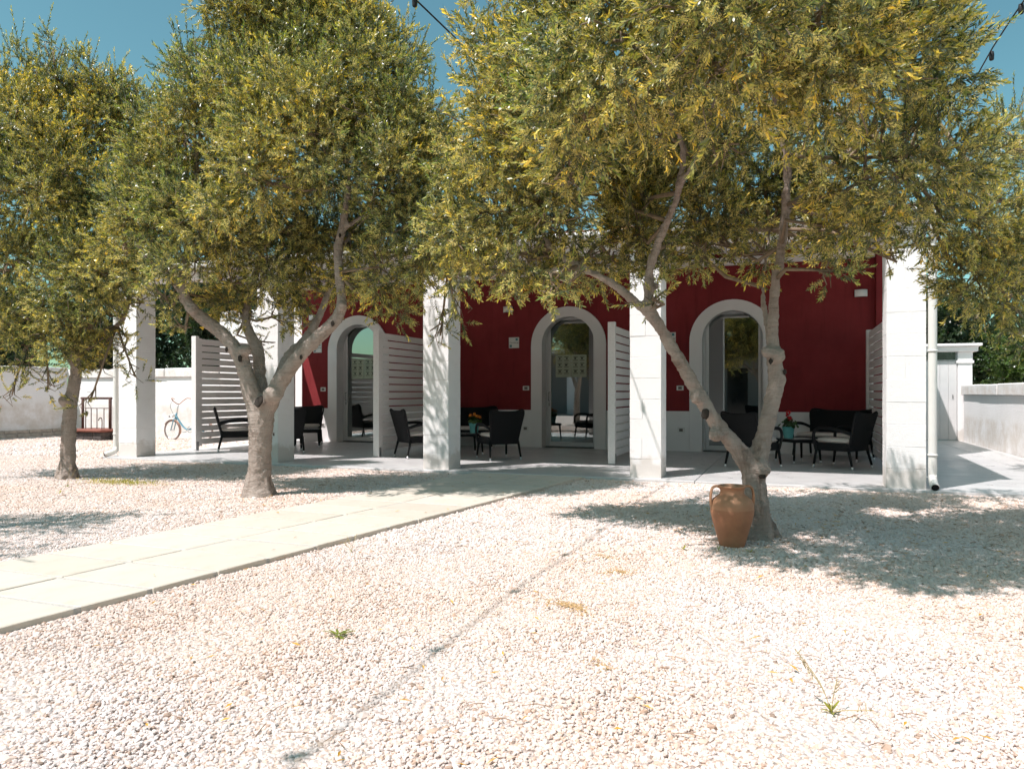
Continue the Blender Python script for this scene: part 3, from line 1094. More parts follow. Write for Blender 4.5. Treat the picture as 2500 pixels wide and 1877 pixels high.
for x, z, lb in ((-5.265, 2.15, 'white name tile with teal corner ornaments on red wall under the lamp'), (-2.12, 2.16, 'white name tile with teal ornament on red wall behind the forked olive'),
                 (-10.02, 2.15, 'white name tile on red wall above the leftmost chairs, mostly behind olive limbs')):
    t = box('name_tile', x - 0.11, x + 0.11, WY - 0.014, WY - 0.001, z - 0.11, z + 0.11, 'tile_white', None, 0.003)
    tag(t, lb, 'name tile', 'name tiles on the red wall')
    fc = bpy.data.curves.new('lettering', 'FONT')
    fc.body = 'Chardonnay'
    fc.size = 0.042
    fc.shear = 0.35
    fc.align_x = 'CENTER'
    fc.align_y = 'CENTER'
    fc.materials.append(MATS['ink'])
    f0 = bpy.data.objects.new('lettering', fc)
    fm = bpy.data.meshes.new_from_object(f0)
    bpy.data.objects.remove(f0)
    f = bpy.data.objects.new('lettering', fm)
    COL.objects.link(f)
    f.parent = t
    f.location = (0, -0.0082, 0.0)
    f.rotation_euler = (R(90), 0, 0)
    for sx, sz in ((0.062, 0.066), (-0.066, -0.066)):
        V, F = [], []
        for a0 in range(4):
            for k, (rad, wd) in enumerate(((0.030, 0.010), (0.017, 0.012))):
                a = a0 * math.pi / 2 + math.pi / 4 + k * 0.5
                c = Vector((math.cos(a) * rad * 0.8, 0, math.sin(a) * rad * 0.8))
                b = len(V)
                for m in range(6):
                    aa = m * math.pi / 3
                    V.append(c + Vector((math.cos(aa) * wd, 0, math.sin(aa) * wd)))
                F.append([b + m for m in range(6)])
        for m, v in enumerate(V):
            v.y = -0.0008 * (m // 6)
        link('ornament', new_mesh('ornament', V, F, 'ink_teal'), t, (sx, -0.0080, sz), world=False)

# ------------------------------------------------------------------ slatted privacy screens
def screen(x, y0, y1, lb, near_post=True):
    s = thing('privacy_screen', lb, 'slatted screen', (x, y0, TZ), 0, 'slatted screens dividing the porch')
    H0, H1 = 0.13, 2.17
    pw = 0.085
    for k, yy in enumerate((y0, y1)):
        box('post', x - 0.055, x + 0.055, yy - pw / 2, yy + pw / 2, TZ + 0.012, 2.205 - 0.01 * k, 'painted_wood', s, 0.004)
        box('foot', x + 0.057, x + 0.063, yy - 0.03, yy + 0.03, TZ, 0.20, 'galvanised', s, 0.001)
    n = 16
    ph = (H1 - H0) / n
    for i in range(n):
        z = H0 + i * ph
        box('slat', x - 0.012, x + 0.012, y0 + pw / 2 + 0.001, y1 - pw / 2 - 0.001, z + 0.011, z + ph - 0.011, 'painted_wood', s, 0.002)
    for yy in (y0 + 0.10, y1 - 0.10):
        box('batten', x + 0.013, x + 0.030, yy - 0.04, yy + 0.04, H0 - 0.02, H1, 'painted_wood', s, 0.002)
    return s


screen(-10.60, 11.02, 13.95, 'white slatted screen at the open left end of the porch beside the bicycle')
screen(-6.58, 10.95, 13.95, 'white slatted screen between the two pillars, hiding part of an arched door')
screen(-2.535, 11.05, 13.95, 'white slatted screen seen narrow just left of the pillar behind the forked olive')
screen(1.27, 11.2, 13.85, 'white slatted screen at the right end of the porch behind the armchair')

# ------------------------------------------------------------------ wicker furniture
def seat_unit(name, label, cat, W, group):
    """origin on the floor, facing local +Y"""
    t = thing(name, label, cat, (0, 0, 0), 0, group)
    hw = W / 2
    V, F = [], []

    def part(nm, V, F, mat, par=t, smooth=False):
        return link(nm, new_mesh(nm, V, F, mat, smooth), par, (0, 0, 0), world=False)
    # apron
    box('apron', -hw + 0.02, hw - 0.02, -0.26, 0.26, 0.255, 0.365, 'wicker_weave', t, 0.012, world=False)
    # cushion
    bm = bmesh.new()
    bmesh.ops.create_cube(bm, size=1)
    for v in bm.verts:
        v.co = Vector((v.co.x * (W - 0.09), v.co.y * 0.52, v.co.z * 0.062))
    bmesh.ops.bevel(bm, geom=list(bm.edges), offset=0.022, segments=3, affect='EDGES')
    link('cushion', bm_mesh('cushion', bm, 'cushion', True), t, (0, 0.015, 0.398), world=False)
    # leaning backrest, wider at the top, scooped top edge
    nx = 8
    V, F = [], []
    for side in (0, 1):
        for j in range(6):
            s = j / 5
            for i in range(nx + 1):
                u = i / nx * 2 - 1
                wv = (hw - 0.045) * (1 - s) + (hw + 0.012) * s
                z = 0.285 + (0.515 - 0.018 * (1 - u * u)) * s
                yv = -0.215 - 0.135 * s - 0.012 * (1 - u * u) - (0.036 if side else 0.0)
                V.append((u * wv, yv, z))
    per = 6 * (nx + 1)
    for side in (0, 1):
        for j in range(5):
            for i in range(nx):
                a = side * per + j * (nx + 1) + i
                q = [a, a + 1, a + nx + 2, a + nx + 1]
                F.append(q if side else q[::-1])
    ring = [i for i in range(nx + 1)] + [j * (nx + 1) + nx for j in range(1, 6)] + [5 * (nx + 1) + i for i in range(nx - 1, -1, -1)] + [j * (nx + 1) for j in range(4, 0, -1)]
    for a, b in zip(ring, ring[1:] + ring[:1]):
        F.append([a, b, b + per, a + per])
    bk = part('backrest', V, F, 'wicker_weave')
    rim = smooth_path([(-hw + 0.045, -0.235, 0.29), (-hw + 0.012, -0.30, 0.55), (-hw - 0.010, -0.365, 0.80), (-hw * 0.5, -0.378, 0.786), (0, -0.382, 0.782), (hw * 0.5, -0.378, 0.786), (hw + 0.010, -0.365, 0.80), (hw - 0.012, -0.30, 0.55), (hw - 0.045, -0.235, 0.29)], 4)
    V, F = [], []
    tube_into(V, F, rim, 0.016, 6)
    link('rim', new_mesh('rim', V, F, 'wicker', True), bk, (0, 0, 0), world=False)
    link('badge', lathe_mesh('badge', [(0.0, -0.002), (0.016, -0.002), (0.016, 0.002), (0.0, 0.002)], 'leg_cap', 12), bk, (0, -0.262, 0.315), (R(90), 0, 0), world=False)
    # legs
    for sx in (-1, 1):
        for sy, yt, yb in ((1, 0.245, 0.285), (-1, -0.235, -0.30)):
            V, F = [], []
            tube_into(V, F, [(sx * (hw - 0.03), yt, 0.30), (sx * (hw - 0.012), yb, 0.045)], [0.022, 0.017], 8)
            lg = part('leg', V, F, 'wicker', smooth=True)
            V, F = [], []
            tube_into(V, F, [(sx * (hw - 0.012), yb, 0.046), (sx * (hw - 0.009), yb * 1.012, 0.001)], [0.0185, 0.0175], 8)
            link('cap', new_mesh('cap', V, F, 'leg_cap', True), lg, (0, 0, 0), world=False)
        # arm: rises from the front leg and curves back to the backrest
        P = smooth_path([(sx * (hw - 0.02), 0.255, 0.27), (sx * (hw + 0.005), 0.275, 0.42), (sx * (hw + 0.012), 0.262, 0.52), (sx * (hw + 0.015), 0.19, 0.572), (sx * (hw + 0.015), 0.03, 0.578), (sx * (hw + 0.008), -0.13, 0.555), (sx * (hw - 0.012), -0.285, 0.505)], 5)
        V, F = [], []
        tube_into(V, F, P, 0.026, 8, 0.62)
        part('arm', V, F, 'wicker', smooth=True)
    return t


def place(o, x, y, a):
    o.location = (x, y, TZ)
    o.rotation_euler = (0, 0, R(a) - math.pi / 2)


GR = 'black wicker armchairs on the porch'
arm_spots = [(-9.90, 11.31, 42, 'black wicker armchair in side view in front of the left slatted screen'),
             (-8.65, 11.24, 131, 'black wicker armchair partly hidden by the pillar beside the thick olive trunk'),
             (-5.94, 11.19, 53, 'black wicker armchair turned away beside the screen, left of a white pillar'),
             (-4.515, 11.35, 135, 'black wicker armchair seen from behind, by the orange flowers and middle door'),
             (-0.50, 11.39, 58, 'black wicker armchair seen from behind through the fork of the olive trunk'),
             (0.715, 11.78, 147, 'black wicker armchair with white cushion at the right end, red geranium beside it')]
proto = seat_unit('armchair', arm_spots[0][3], 'armchair', 0.56, GR)
for i, (x, y, a, lb) in enumerate(arm_spots):
    o = proto if i == 0 else copy_tree(proto)
    o['label'] = lb
    place(o, x, y, a)
bench_spots = [(-9.83, 13.02, -58, 'black wicker two-seat bench against the red wall at the left, streak of sun behind'),
               (-6.02, 13.42, -75, 'black wicker two-seat bench against the wall behind the orange flowers'),
               (0.66, 13.27, 240, 'black wicker two-seat bench with white cushion against the wall at the right')]
bproto = seat_unit('bench', bench_spots[0][3], 'bench', 1.10, 'black wicker benches on the porch')
for i, (x, y, a, lb) in enumerate(bench_spots):
    o = bproto if i == 0 else copy_tree(bproto)
    o['label'] = lb
    place(o, x, y, a)


def coffee_table(label):
    t = thing('coffee_table', label, 'table', (0, 0, 0), 0, 'low black wicker tables')
    box('table_rim', -0.25, 0.25, -0.25, 0.25, 0.325, 0.372, 'wicker_weave', t, 0.006, world=False)
    box('table_top', -0.235, 0.235, -0.235, 0.235, 0.3725, 0.379, 'table_glass', t, 0.002, world=False)
    for sx in (-1, 1):
        for sy in (-1, 1):
            V, F = [], []
            tube_into(V, F, [(sx * 0.215, sy * 0.215, 0.33), (sx * 0.235, sy * 0.235, 0.045)], [0.021, 0.016], 8)
            lg = link('leg', new_mesh('leg', V, F, 'wicker', True), t, (0, 0, 0), world=False)
            V, F = [], []
            tube_into(V, F, [(sx * 0.235, sy * 0.235, 0.046), (sx * 0.2355, sy * 0.2355, 0.001)], [0.0175, 0.0165], 8)
            link('cap', new_mesh('cap', V, F, 'leg_cap', True), lg, (0, 0, 0), world=False)
    return t


tab_spots = [(-9.08, 12.42, 35, 'low black wicker table in front of the leftmost bench'),
             (-5.40, 12.02, 40, 'low black wicker table carrying the pot of orange flowers'),
             (0.12, 12.42, 35, 'low black wicker table carrying the pot of red geranium')]
tproto = coffee_table(tab_spots[0][3])
for i, (x, y, a, lb) in enumerate(tab_spots):
    o = tproto if i == 0 else copy_tree(tproto)
    o['label'] = lb
    o.location = (x, y, TZ)
    o.rotation_euler = (0, 0, R(a))


def flower_pot(x, y, z, label, petal, heads, sc, seed):
    r = random.Random(seed)
    t = thing('flower_pot', label, 'flower pot', (x, y, z), 0, 'teal flower pots')
    pr = [(0.0, 0.0), (0.052, 0.0), (0.056, 0.01), (0.072, 0.125), (0.078, 0.128), (0.079, 0.142), (0.072, 0.142), (0.068, 0.12), (0.0, 0.118)]
    link('pot', lathe_mesh('pot', [(a * sc, b * sc) for a, b in pr], 'pot_teal', 24), t, (x, y, z))
    link('soil', lathe_mesh('soil', [(0.0, 0.119 * sc), (0.066 * sc, 0.121 * sc), (0.0, 0.126 * sc)], 'soil', 16), t, (x, y, z))
    V, F, TI = [], [], []
    for k in range(75):
        a, e = r.uniform(0, 6.28), r.uniform(0.1, 1.4)
        d = Vector((math.cos(a) * math.cos(e), math.sin(a) * math.cos(e), math.sin(e)))
        c = Vector((0, 0, 0.14 * sc)) + d * r.uniform(0.04, 0.115) * sc
        n = (d + Vector((r.uniform(-.6, .6), r.uniform(-.6, .6), r.uniform(0, .9)))).normalized()
        u = n.orthogonal().normalized()
        w = n.cross(u)
        b = len(V)
        rr_ = r.uniform(0.018, 0.03) * sc
        for m in range(7):
            aa = m * 2 * math.pi / 7
            q = rr_ * r.uniform(0.8, 1.1)
            V.append(c + (u * math.cos(aa) + w * math.sin(aa)) * q + n * 0.004 * math.cos(2 * aa))
        F.append([b + m for m in range(7)])
        g_ = r.uniform(0.7, 1.3)
        TI.append((0.055 * g_, 0.095 * g_, 0.03 * g_, 1))
    me = new_mesh('foliage', V, F, 'green_leaf')
    me.attributes.new('tint', 'FLOAT_COLOR', 'FACE').data.foreach_set('color', np.array(TI, np.float32).ravel())
    link('foliage', me, t, (x, y, z))
    for (hx, hy, hz, hr) in heads:
        V, F = [], []
        tube_into(V, F, [(0, 0, 0.13 * sc), (hx * 0.6, hy * 0.6, hz * 0.7 + 0.03), (hx, hy, hz)], 0.0025, 4)
        st = link('stem', new_mesh('stem', V, F, 'green_leaf'), t, (x, y, z))
        V, F = [], []
        for k in range(34):
            d = Vector((r.gauss(0, 1), r.gauss(0, 1), r.gauss(0.2, 1))).normalized()
            c = Vector((hx, hy, hz)) + d * hr * r.uniform(0.5, 1)
            u = (d.orthogonal()).normalized()
            w = d.cross(u)
            b = len(V)
            for m in range(5):
                aa = m * 2 * math.pi / 5 + k
                V.append(c + (u * math.cos(aa) + w * math.sin(aa)) * hr * 0.36 + d * 0.003 * (m % 2))
            F.append([b + m for m in range(5)])
        link('flower', new_mesh('flower', V, F, petal), t, (x, y, z))


flower_pot(-0.02, 12.40, TZ + 0.379, 'teal pot of red geranium on the low table at the right', 'petal_red', [(0.0, 0.0, 0.40, 0.045), (0.02, -0.02, 0.31, 0.042), (-0.015, 0.01, 0.36, 0.03)], 1.25, 4)
flower_pot(-5.26, 12.05, TZ + 0.379, 'teal pot of orange flowers on the low table by the middle chair', 'petal_orange', [(-0.06, -0.02, 0.31, 0.034), (0.0, 0.02, 0.33, 0.034), (0.06, -0.01, 0.30, 0.034), (0.03, 0.05, 0.29, 0.03), (-0.09, 0.03, 0.28, 0.03), (0.10, 0.03, 0.285, 0.03)], 1.25, 5)

# ------------------------------------------------------------------ boundary walls
def wall_thing(label, x0, x1, y0, y1, h, cop, over, along):
    t = thing('boundary_wall', label, 'wall', ((x0 + x1) / 2, (y0 + y1) / 2, 0), 0, 'white boundary walls')
    box('wall_body', x0, x1, y0, y1, -0.05, h - cop, 'old_wall', t, 0.01)
    n = max(1, int(((y1 - y0) if along == 'y' else (x1 - x0)) / 1.5))
    rr2 = random.Random(int(abs(x0 * 10)))
    for i in range(n):
        j = rr2.uniform(-0.008, 0.008)
        if along == 'y':
            a, b = y0 + (y1 - y0) * i / n, y0 + (y1 - y0) * (i + 1) / n
            box('coping', x0 - over + j, x1 + over + j, a + 0.002, b - 0.002, h - cop + 0.001, h + j, 'old_wall', t, 0.015, jit=0.003, seed=i)
        else:
            a, b = x0 + (x1 - x0) * i / n, x0 + (x1 - x0) * (i + 1) / n
            box('coping', a + 0.002, b - 0.002, y0 - over + j, y1 + over + j, h - cop + 0.001, h + j, 'old_wall', t, 0.015, jit=0.003, seed=i)
    return t


wall_thing('low white garden wall with coping running back along the right side', 3.70, 3.98, 2.0, 19.3, 1.30, 0.22, 0.06, 'y')
wl = wall_thing('shaded white garden wall on the far left behind the well', -18.4, -18.0, -8.0, 14.2, 1.80, 0.16, 0.04, 'y')
for i in range(16):
    y0 = 4.0 + i * 0.63
    box('plinth_stone', -17.998, -17.94, y0, y0 + 0.615, 0.0, 0.11, 'plinth', wl, 0.012, jit=0.006, seed=i)
    box('plinth_stone', -17.998, -17.96, y0 + 0.3, y0 + 0.915, 0.115, 0.20, 'plinth', wl, 0.012, jit=0.006, seed=i + 40)
wb = wall_thing('sunlit white garden wall with coping behind the bicycle', -17.99, -12.92, 14.22, 14.5, 1.74, 0.22, 0.06, 'x')
tw = thing('boundary_wall', 'tall plain white wall joining the house behind the left slatted screen', 'wall', (-11.6, 14.4, 0), 0, 'white boundary walls')
box('wall_body', -12.91, -10.48, 14.2, 14.55, -0.05, 3.0, 'plaster_white', tw, 0.008)
box('coping', -12.96, -10.47, 14.15, 14.6, 3.001, 3.09, 'plaster_white', tw, 0.01)

# gateway with boarded door at the end of the side yard
gw = thing('gateway', 'small white gateway with flat lintel slab at the end of the side yard', 'gateway', (3.1, 19.5, 0))
box('pier', 3.60, 3.89, 19.38, 19.75, 0.0, 1.80, 'whitewash', gw, 0.008)
box('pier', 1.9, 2.19, 19.38, 19.75, 0.0, 1.80, 'whitewash', gw, 0.008)
for a, b in ((3.57, 3.92), (1.87, 2.22)):
    box('capital', a, b, 19.35, 19.78, 1.801, 1.87, 'whitewash', gw, 0.012)
    box('capital', a + 0.025, b - 0.025, 19.375, 19.755, 1.871, 2.07, 'whitewash', gw, 0.012)
box('lintel', 1.80, 3.99, 19.3, 19.83, 2.071, 2.19, 'whitewash', gw, 0.012)
box('lintel', 1.74, 4.06, 19.22, 19.9, 2.191, 2.25, 'whitewash', gw, 0.012)
gd = thing('boarded_door', 'pale vertical-board door with dark transom in the gateway', 'door', (2.9, 19.46, 0))
for i in range(8):
    x = 2.225 + i * 0.171
    box('plank', x + 0.0015, x + 0.1695, 19.44, 19.475, TZ + 0.015, 1.86, 'gate_board', gd, 0.004)
box('transom_frame', 2.225, 3.595, 19.43, 19.48, 1.862, 1.89, 'galvanised', gd, 0.002)
box('transom_frame', 3.565, 3.596, 19.43, 19.48, 1.891, 2.068, 'galvanised', gd, 0.002)
box('transom_pane', 2.225, 3.563, 19.45, 19.46, 1.891, 2.068, 'glass_dark', gd, 0)
box('door_handle', 3.50, 3.515, 19.42, 19.438, 1.0, 1.09, 'galvanised', gd, 0.003)

# ------------------------------------------------------------------ old well
wx, wy = -15.68, 13.15
well = thing('stone_well', 'low dark stone well with red slab and rusty iron frame at the far left', 'well', (wx, wy, 0))
for i in range(4):
    for j in range(2):
        x0 = wx - 0.56 + i * 0.28
        box('stone', x0 + 0.003, x0 + 0.277, wy - 0.36, wy - 0.10, j * 0.1 + 0.002, j * 0.1 + 0.099, 'well_stone', well, 0.012, jit=0.008, seed=i * 3 + j)
for sx in (-0.56, 0.42):
    for j in range(2):
        box('stone', wx + sx, wx + sx + 0.14, wy - 0.09, wy + 0.36, j * 0.1 + 0.002, j * 0.1 + 0.099, 'well_stone', well, 0.012, jit=0.008, seed=50 + j)
box('stone', wx - 0.41, wx + 0.41, wy - 0.098, wy + 0.36, 0.0, 0.195, 'well_stone', well, 0.012)
box('well_slab', wx - 0.62, wx + 0.62, wy - 0.42, wy + 0.42, 0.205, 0.265, 'well_slab', well, 0.02, jit=0.004, seed=2)
tube('post', [(wx + 0.43, wy, 0.25), (wx + 0.43, wy, 1.02)], 0.035, 'rust', well, 8)
tube('post', [(wx - 0.47, wy, 0.25), (wx - 0.47, wy, 1.02)], 0.03, 'rust', well, 8)
tube('crossbar', [(wx - 0.52, wy, 1.0), (wx + 0.48, wy, 1.0)], 0.026, 'rust', well, 8)
for k, dx in enumerate((-0.25, -0.13, 0.0, 0.17)):
    tube('rod', [(wx + dx, wy - 0.1 + 0.05 * k, 0.26), (wx + dx, wy - 0.1 + 0.05 * k, 0.76)], 0.011, 'rust', well, 6)
tube('rail', [(wx - 0.3, wy - 0.08, 0.76), (wx + 0.43, wy - 0.02, 0.76)], 0.01, 'rust', well, 6)
tube('hook', smooth_path([(wx + 0.53, wy, 0.26), (wx + 0.53, wy, 0.74), (wx + 0.55, wy, 0.79), (wx + 0.60, wy, 0.79), (wx + 0.61, wy, 0.74), (wx + 0.58, wy, 0.73)], 4), 0.012, 'rust', well, 6)
tube('tap', smooth_path([(wx + 0.28, wy - 0.1, 0.26), (wx + 0.28, wy - 0.1, 0.5), (wx + 0.28, wy - 0.16, 0.53), (wx + 0.28, wy - 0.2, 0.47)], 4), 0.012, 'rust', well, 6)

# ------------------------------------------------------------------ bicycle by the wall
bx, by = -13.90, 13.72
bike = thing('bicycle', 'small teal and orange folding bicycle standing by the sunlit wall', 'bicycle', (bx + 0.5, by, 0))
WRr = 0.235


def ring(r1, r2, n=28, s=6):
    V, F = [], []
    for i in range(n):
        a = 2 * math.pi * i / n
        for k in range(s):
            b = 2 * math.pi * k / s
            rr_ = r1 + r2 * math.cos(b)
            V.append((rr_ * math.cos(a), r2 * math.sin(b), rr_ * math.sin(a)))
    for i in range(n):
        for k in range(s):
            F.append([i * s + k, ((i + 1) % n) * s + k, ((i + 1) % n) * s + (k + 1) % s, i * s + (k + 1) % s])
    return V, F


for cx in (bx, bx + 0.98):
    w = link('wheel', new_mesh('wheel', *ring(WRr - 0.02, 0.010), 'chrome', True), bike, (cx, by, WRr))
    link('tyre', new_mesh('tyre', *ring(WRr - 0.003, 0.021), 'tyre', True), w, (0, 0, 0), world=False)
    V, F = [], []
    for k in range(16):
        a = 2 * math.pi * k / 16
        tube_into(V, F, [(0, 0.012 * (-1) ** k, 0), ((WRr - 0.025) * math.cos(a), 0, (WRr - 0.025) * math.sin(a))], 0.0016, 3, caps=False)
    link('spokes', new_mesh('spokes', V, F, 'chrome'), w, (0, 0, 0), world=False)
    V, F = [], []
    n = 14
    a0, a1 = (R(-20), R(150)) if cx == bx else (R(10), R(190))
    for k in range(n + 1):
        a = a0 + (a1 - a0) * k / n
        for yy, rr_ in ((-0.028, WRr + 0.02), (0.0, WRr + 0.03), (0.028, WRr + 0.02)):
            V.append((math.cos(a) * rr_, yy, math.sin(a) * rr_))
    for k in range(n):
        for m in (0, 1):
            F.append([k * 3 + m, k * 3 + 3 + m, k * 3 + 4 + m, k * 3 + 1 + m])
    link('mudguard', new_mesh('mudguard', V, F, 'bike_orange', True), bike, (cx, by, WRr))
hb = Vector((bx + 0.20, by, 0.86))
tube('fork', [(bx, by - 0.05, WRr), (bx + 0.085, by - 0.045, 0.50), (bx + 0.10, by, 0.53)], 0.012, 'bike_teal', bike, 6)
tube('fork', [(bx, by + 0.05, WRr), (bx + 0.085, by + 0.045, 0.50), (bx + 0.10, by, 0.53)], 0.012, 'bike_teal', bike, 6)
tube('head_tube', [(bx + 0.09, by, 0.50), (bx + 0.135, by, 0.64)], 0.022, 'bike_teal', bike, 8)
tube('handlebar_stem', [(bx + 0.135, by, 0.63), (bx + 0.195, by, 0.86)], 0.013, 'chrome', bike, 8)
hbar = tube('handlebar', smooth_path([(bx + 0.32, by - 0.26, 0.99), (bx + 0.22, by - 0.24, 1.0), (bx + 0.18, by - 0.14, 0.93), (bx + 0.195, by, 0.86), (bx + 0.18, by + 0.14, 0.93), (bx + 0.22, by + 0.24, 1.0), (bx + 0.32, by + 0.26, 0.99)], 5), 0.012, 'bike_orange', bike, 8)
tube('frame', smooth_path([(bx + 0.115, by, 0.58), (bx + 0.30, by, 0.36), (bx + 0.45, by, 0.26), (bx + 0.62, by, 0.27), (bx + 0.98, by - 0.02, WRr)], 5), 0.022, 'bike_teal', bike, 8)
tube('seat_tube', [(bx + 0.60, by, 0.25), (bx + 0.70, by, 0.62)], 0.018, 'bike_teal', bike, 8)
tube('seat_post', [(bx + 0.70, by, 0.61), (bx + 0.73, by, 0.74)], 0.013, 'chrome', bike, 8)
bm = bmesh.new()
bmesh.ops.create_uvsphere(bm, u_segments=14, v_segments=8, radius=1)
for v in bm.verts:
    k = 1.0 if v.co.x > 0 else 0.45
    v.co = Vector((v.co.x * 0.14, v.co.y * 0.09 * k + 0, v.co.z * 0.04))
link('saddle', bm_mesh('saddle', bm, 'cushion', True), bike, (bx + 0.73, by, 0.765))
tube('rack', [(bx + 0.02, by, 0.56), (bx - 0.10, by, 0.56)], 0.02, 'chrome', bike, 6)
bm = bmesh.new()
bmesh.ops.create_uvsphere(bm, u_segments=12, v_segments=8, radius=0.045)
link('headlamp', bm_mesh('headlamp', bm, 'lamp_white', True), bike, (bx + 0.06, by, 0.60))
tube('cable', smooth_path([(bx + 0.24, by - 0.22, 0.97), (bx + 0.10, by - 0.16, 0.80), (bx + 0.10, by - 0.05, 0.60)], 5), 0.004, 'black_metal', bike, 4)
cr = link('chain_wheel', new_mesh('chain_wheel', *ring(0.07, 0.008), 'chrome', True), bike, (bx + 0.58, by - 0.04, 0.26))
tube('crank', [(bx + 0.58, by - 0.06, 0.26), (bx + 0.46, by - 0.06, 0.20), (bx + 0.46, by - 0.14, 0.20)], 0.012, 'chrome', bike, 6)
tube('stand', [(bx + 0.62, by - 0.02, 0.25), (bx + 0.74, by - 0.14, 0.005)], 0.009, 'black_metal', bike, 6)

# ------------------------------------------------------------------ terracotta jar
jx, jy = -0.395, 5.62
jar = thing('terracotta_jar', 'two-handled terracotta jar leaning beside the forked olive trunk', 'jar', (jx, jy, 0.0))
prof = [(0.0, 0.0), (0.082, 0.0), (0.088, 0.006), (0.098, 0.05), (0.120, 0.13), (0.141, 0.20), (0.153, 0.255), (0.156, 0.285), (0.154, 0.291), (0.155, 0.296), (0.151, 0.325), (0.137, 0.355), (0.110, 0.378), (0.094, 0.388), (0.086, 0.396), (0.083, 0.412), (0.086, 0.430), (0.094, 0.443), (0.100, 0.446), (0.100, 0.456), (0.092, 0.458), (0.080, 0.450), (0.074, 0.41), (0.05, 0.36), (0.0, 0.34)]
body = link('jar_body', lathe_mesh('jar_body', prof, 'terracotta', 48), jar, (jx, jy, -0.010))
for a in (R(22), R(202)):
    ca, sa = math.cos(a), math.sin(a)
    P = smooth_path([(0.090, 0.445), (0.118, 0.452), (0.146, 0.435), (0.157, 0.390), (0.158, 0.340), (0.149, 0.285)], 5)
    V, F = [], []
    tube_into(V, F, [Vector((p[0] * ca, p[0] * sa, p[1])) for p in P], [0.018] * len(P), 10, 0.5)
    link('handle', new_mesh('handle', V, F, 'terracotta', True), jar, (jx, jy, -0.010))

# ================================================================== TREES
def L(*pts):
    out = []
    for px, py, fw, r in pts:
        p = at(px, py, fw)
        out.append((p.x, p.y, p.z, r))
    return out


def lobes_px(rows):
    out = []
    for row in rows:
        px, py, fw, r = row[:4]
        out.append((at(px, py, fw), r, row[4] if len(row) > 4 else 1.0))
    return out


DENS = 1250
# --- forked olive beside the jar
b3 = Vector((-0.232, 6.033, 0.0))
f3 = 5.73
limbs3 = [
    L((1850, 1330, f3, .165), (1848, 1300, f3, .145), (1845, 1250, f3, .122), (1842, 1190, f3, .108), (1838, 1140, f3, .108)),
    L((1838, 1150, f3, .100), (1800, 1095, 5.72, .078), (1762, 1050, 5.7, .070), (1722, 990, 5.68, .067), (1690, 935, 5.66, .064), (1650, 865, 5.63, .058), (1612, 800, 5.6, .052), (1590, 755, 5.6, .048), (1583, 690, 5.6, .043), (1600, 610, 5.58, .039), (1630, 540, 5.55, .037), (1655, 470, 5.5, .034), (1665, 350, 5.4, .028), (1600, 200, 5.2, .022)),
    L((1618, 805, 5.6, .045), (1560, 745, 5.6, .041), (1490, 690, 5.62, .038), (1415, 650, 5.66, .035), (1345, 605, 5.7, .032), (1300, 510, 5.72, .027), (1250, 390, 5.7, .02)),
    L((1842, 1150, f3, .098), (1862, 1075, 5.72, .076), (1880, 1000, 5.71, .071), (1896, 930, 5.7, .073), (1890, 880, 5.7, .067), (1886, 830, 5.7, .053), (1888, 760, 5.7, .050), (1896, 680, 5.69, .047), (1908, 600, 5.67, .044), (1918, 500, 5.64, .040), (1920, 380, 5.6, .037), (1885, 210, 5.5, .034), (1840, 40, 5.4, .03)),
    L((1885, 870, 5.75, .045), (1872, 790, 5.95, .030), (1862, 700, 6.1, .026), (1880, 560, 6.3, .022)),
    L((1918, 520, 5.65, .03), (2010, 420, 5.8, .026), (2130, 330, 5.9, .022), (2260, 260, 6.0, .018)),
    L((1655, 470, 5.5, .026), (1720, 330, 5.2, .022), (1760, 180, 5.0, .018)),
]
knots3 = [(at(1900, 868, 5.64), .06), (at(1872, 860, 5.64), .05), (at(1748, 1062, 5.66), .06), (at(1700, 972, 5.62), .055), (at(1593, 745, 5.56), .036), (at(1600, 700, 5.57), .03), (at(1860, 1145, 5.66), .07), (at(1835, 1325, 5.7), .15)]
eyes3 = [(at(1722, 1010, 5.605), .042, (0, -1, .1)), (at(1861, 1158, 5.612), .034, (0.1, -1, .1)), (at(1882, 882, 5.612), .022, (0, -1, 0)), (at(1916, 908, 5.64), .022, (.6, -1, 0)), (at(1594, 743, 5.535), .016, (-.3, -1, 0))]
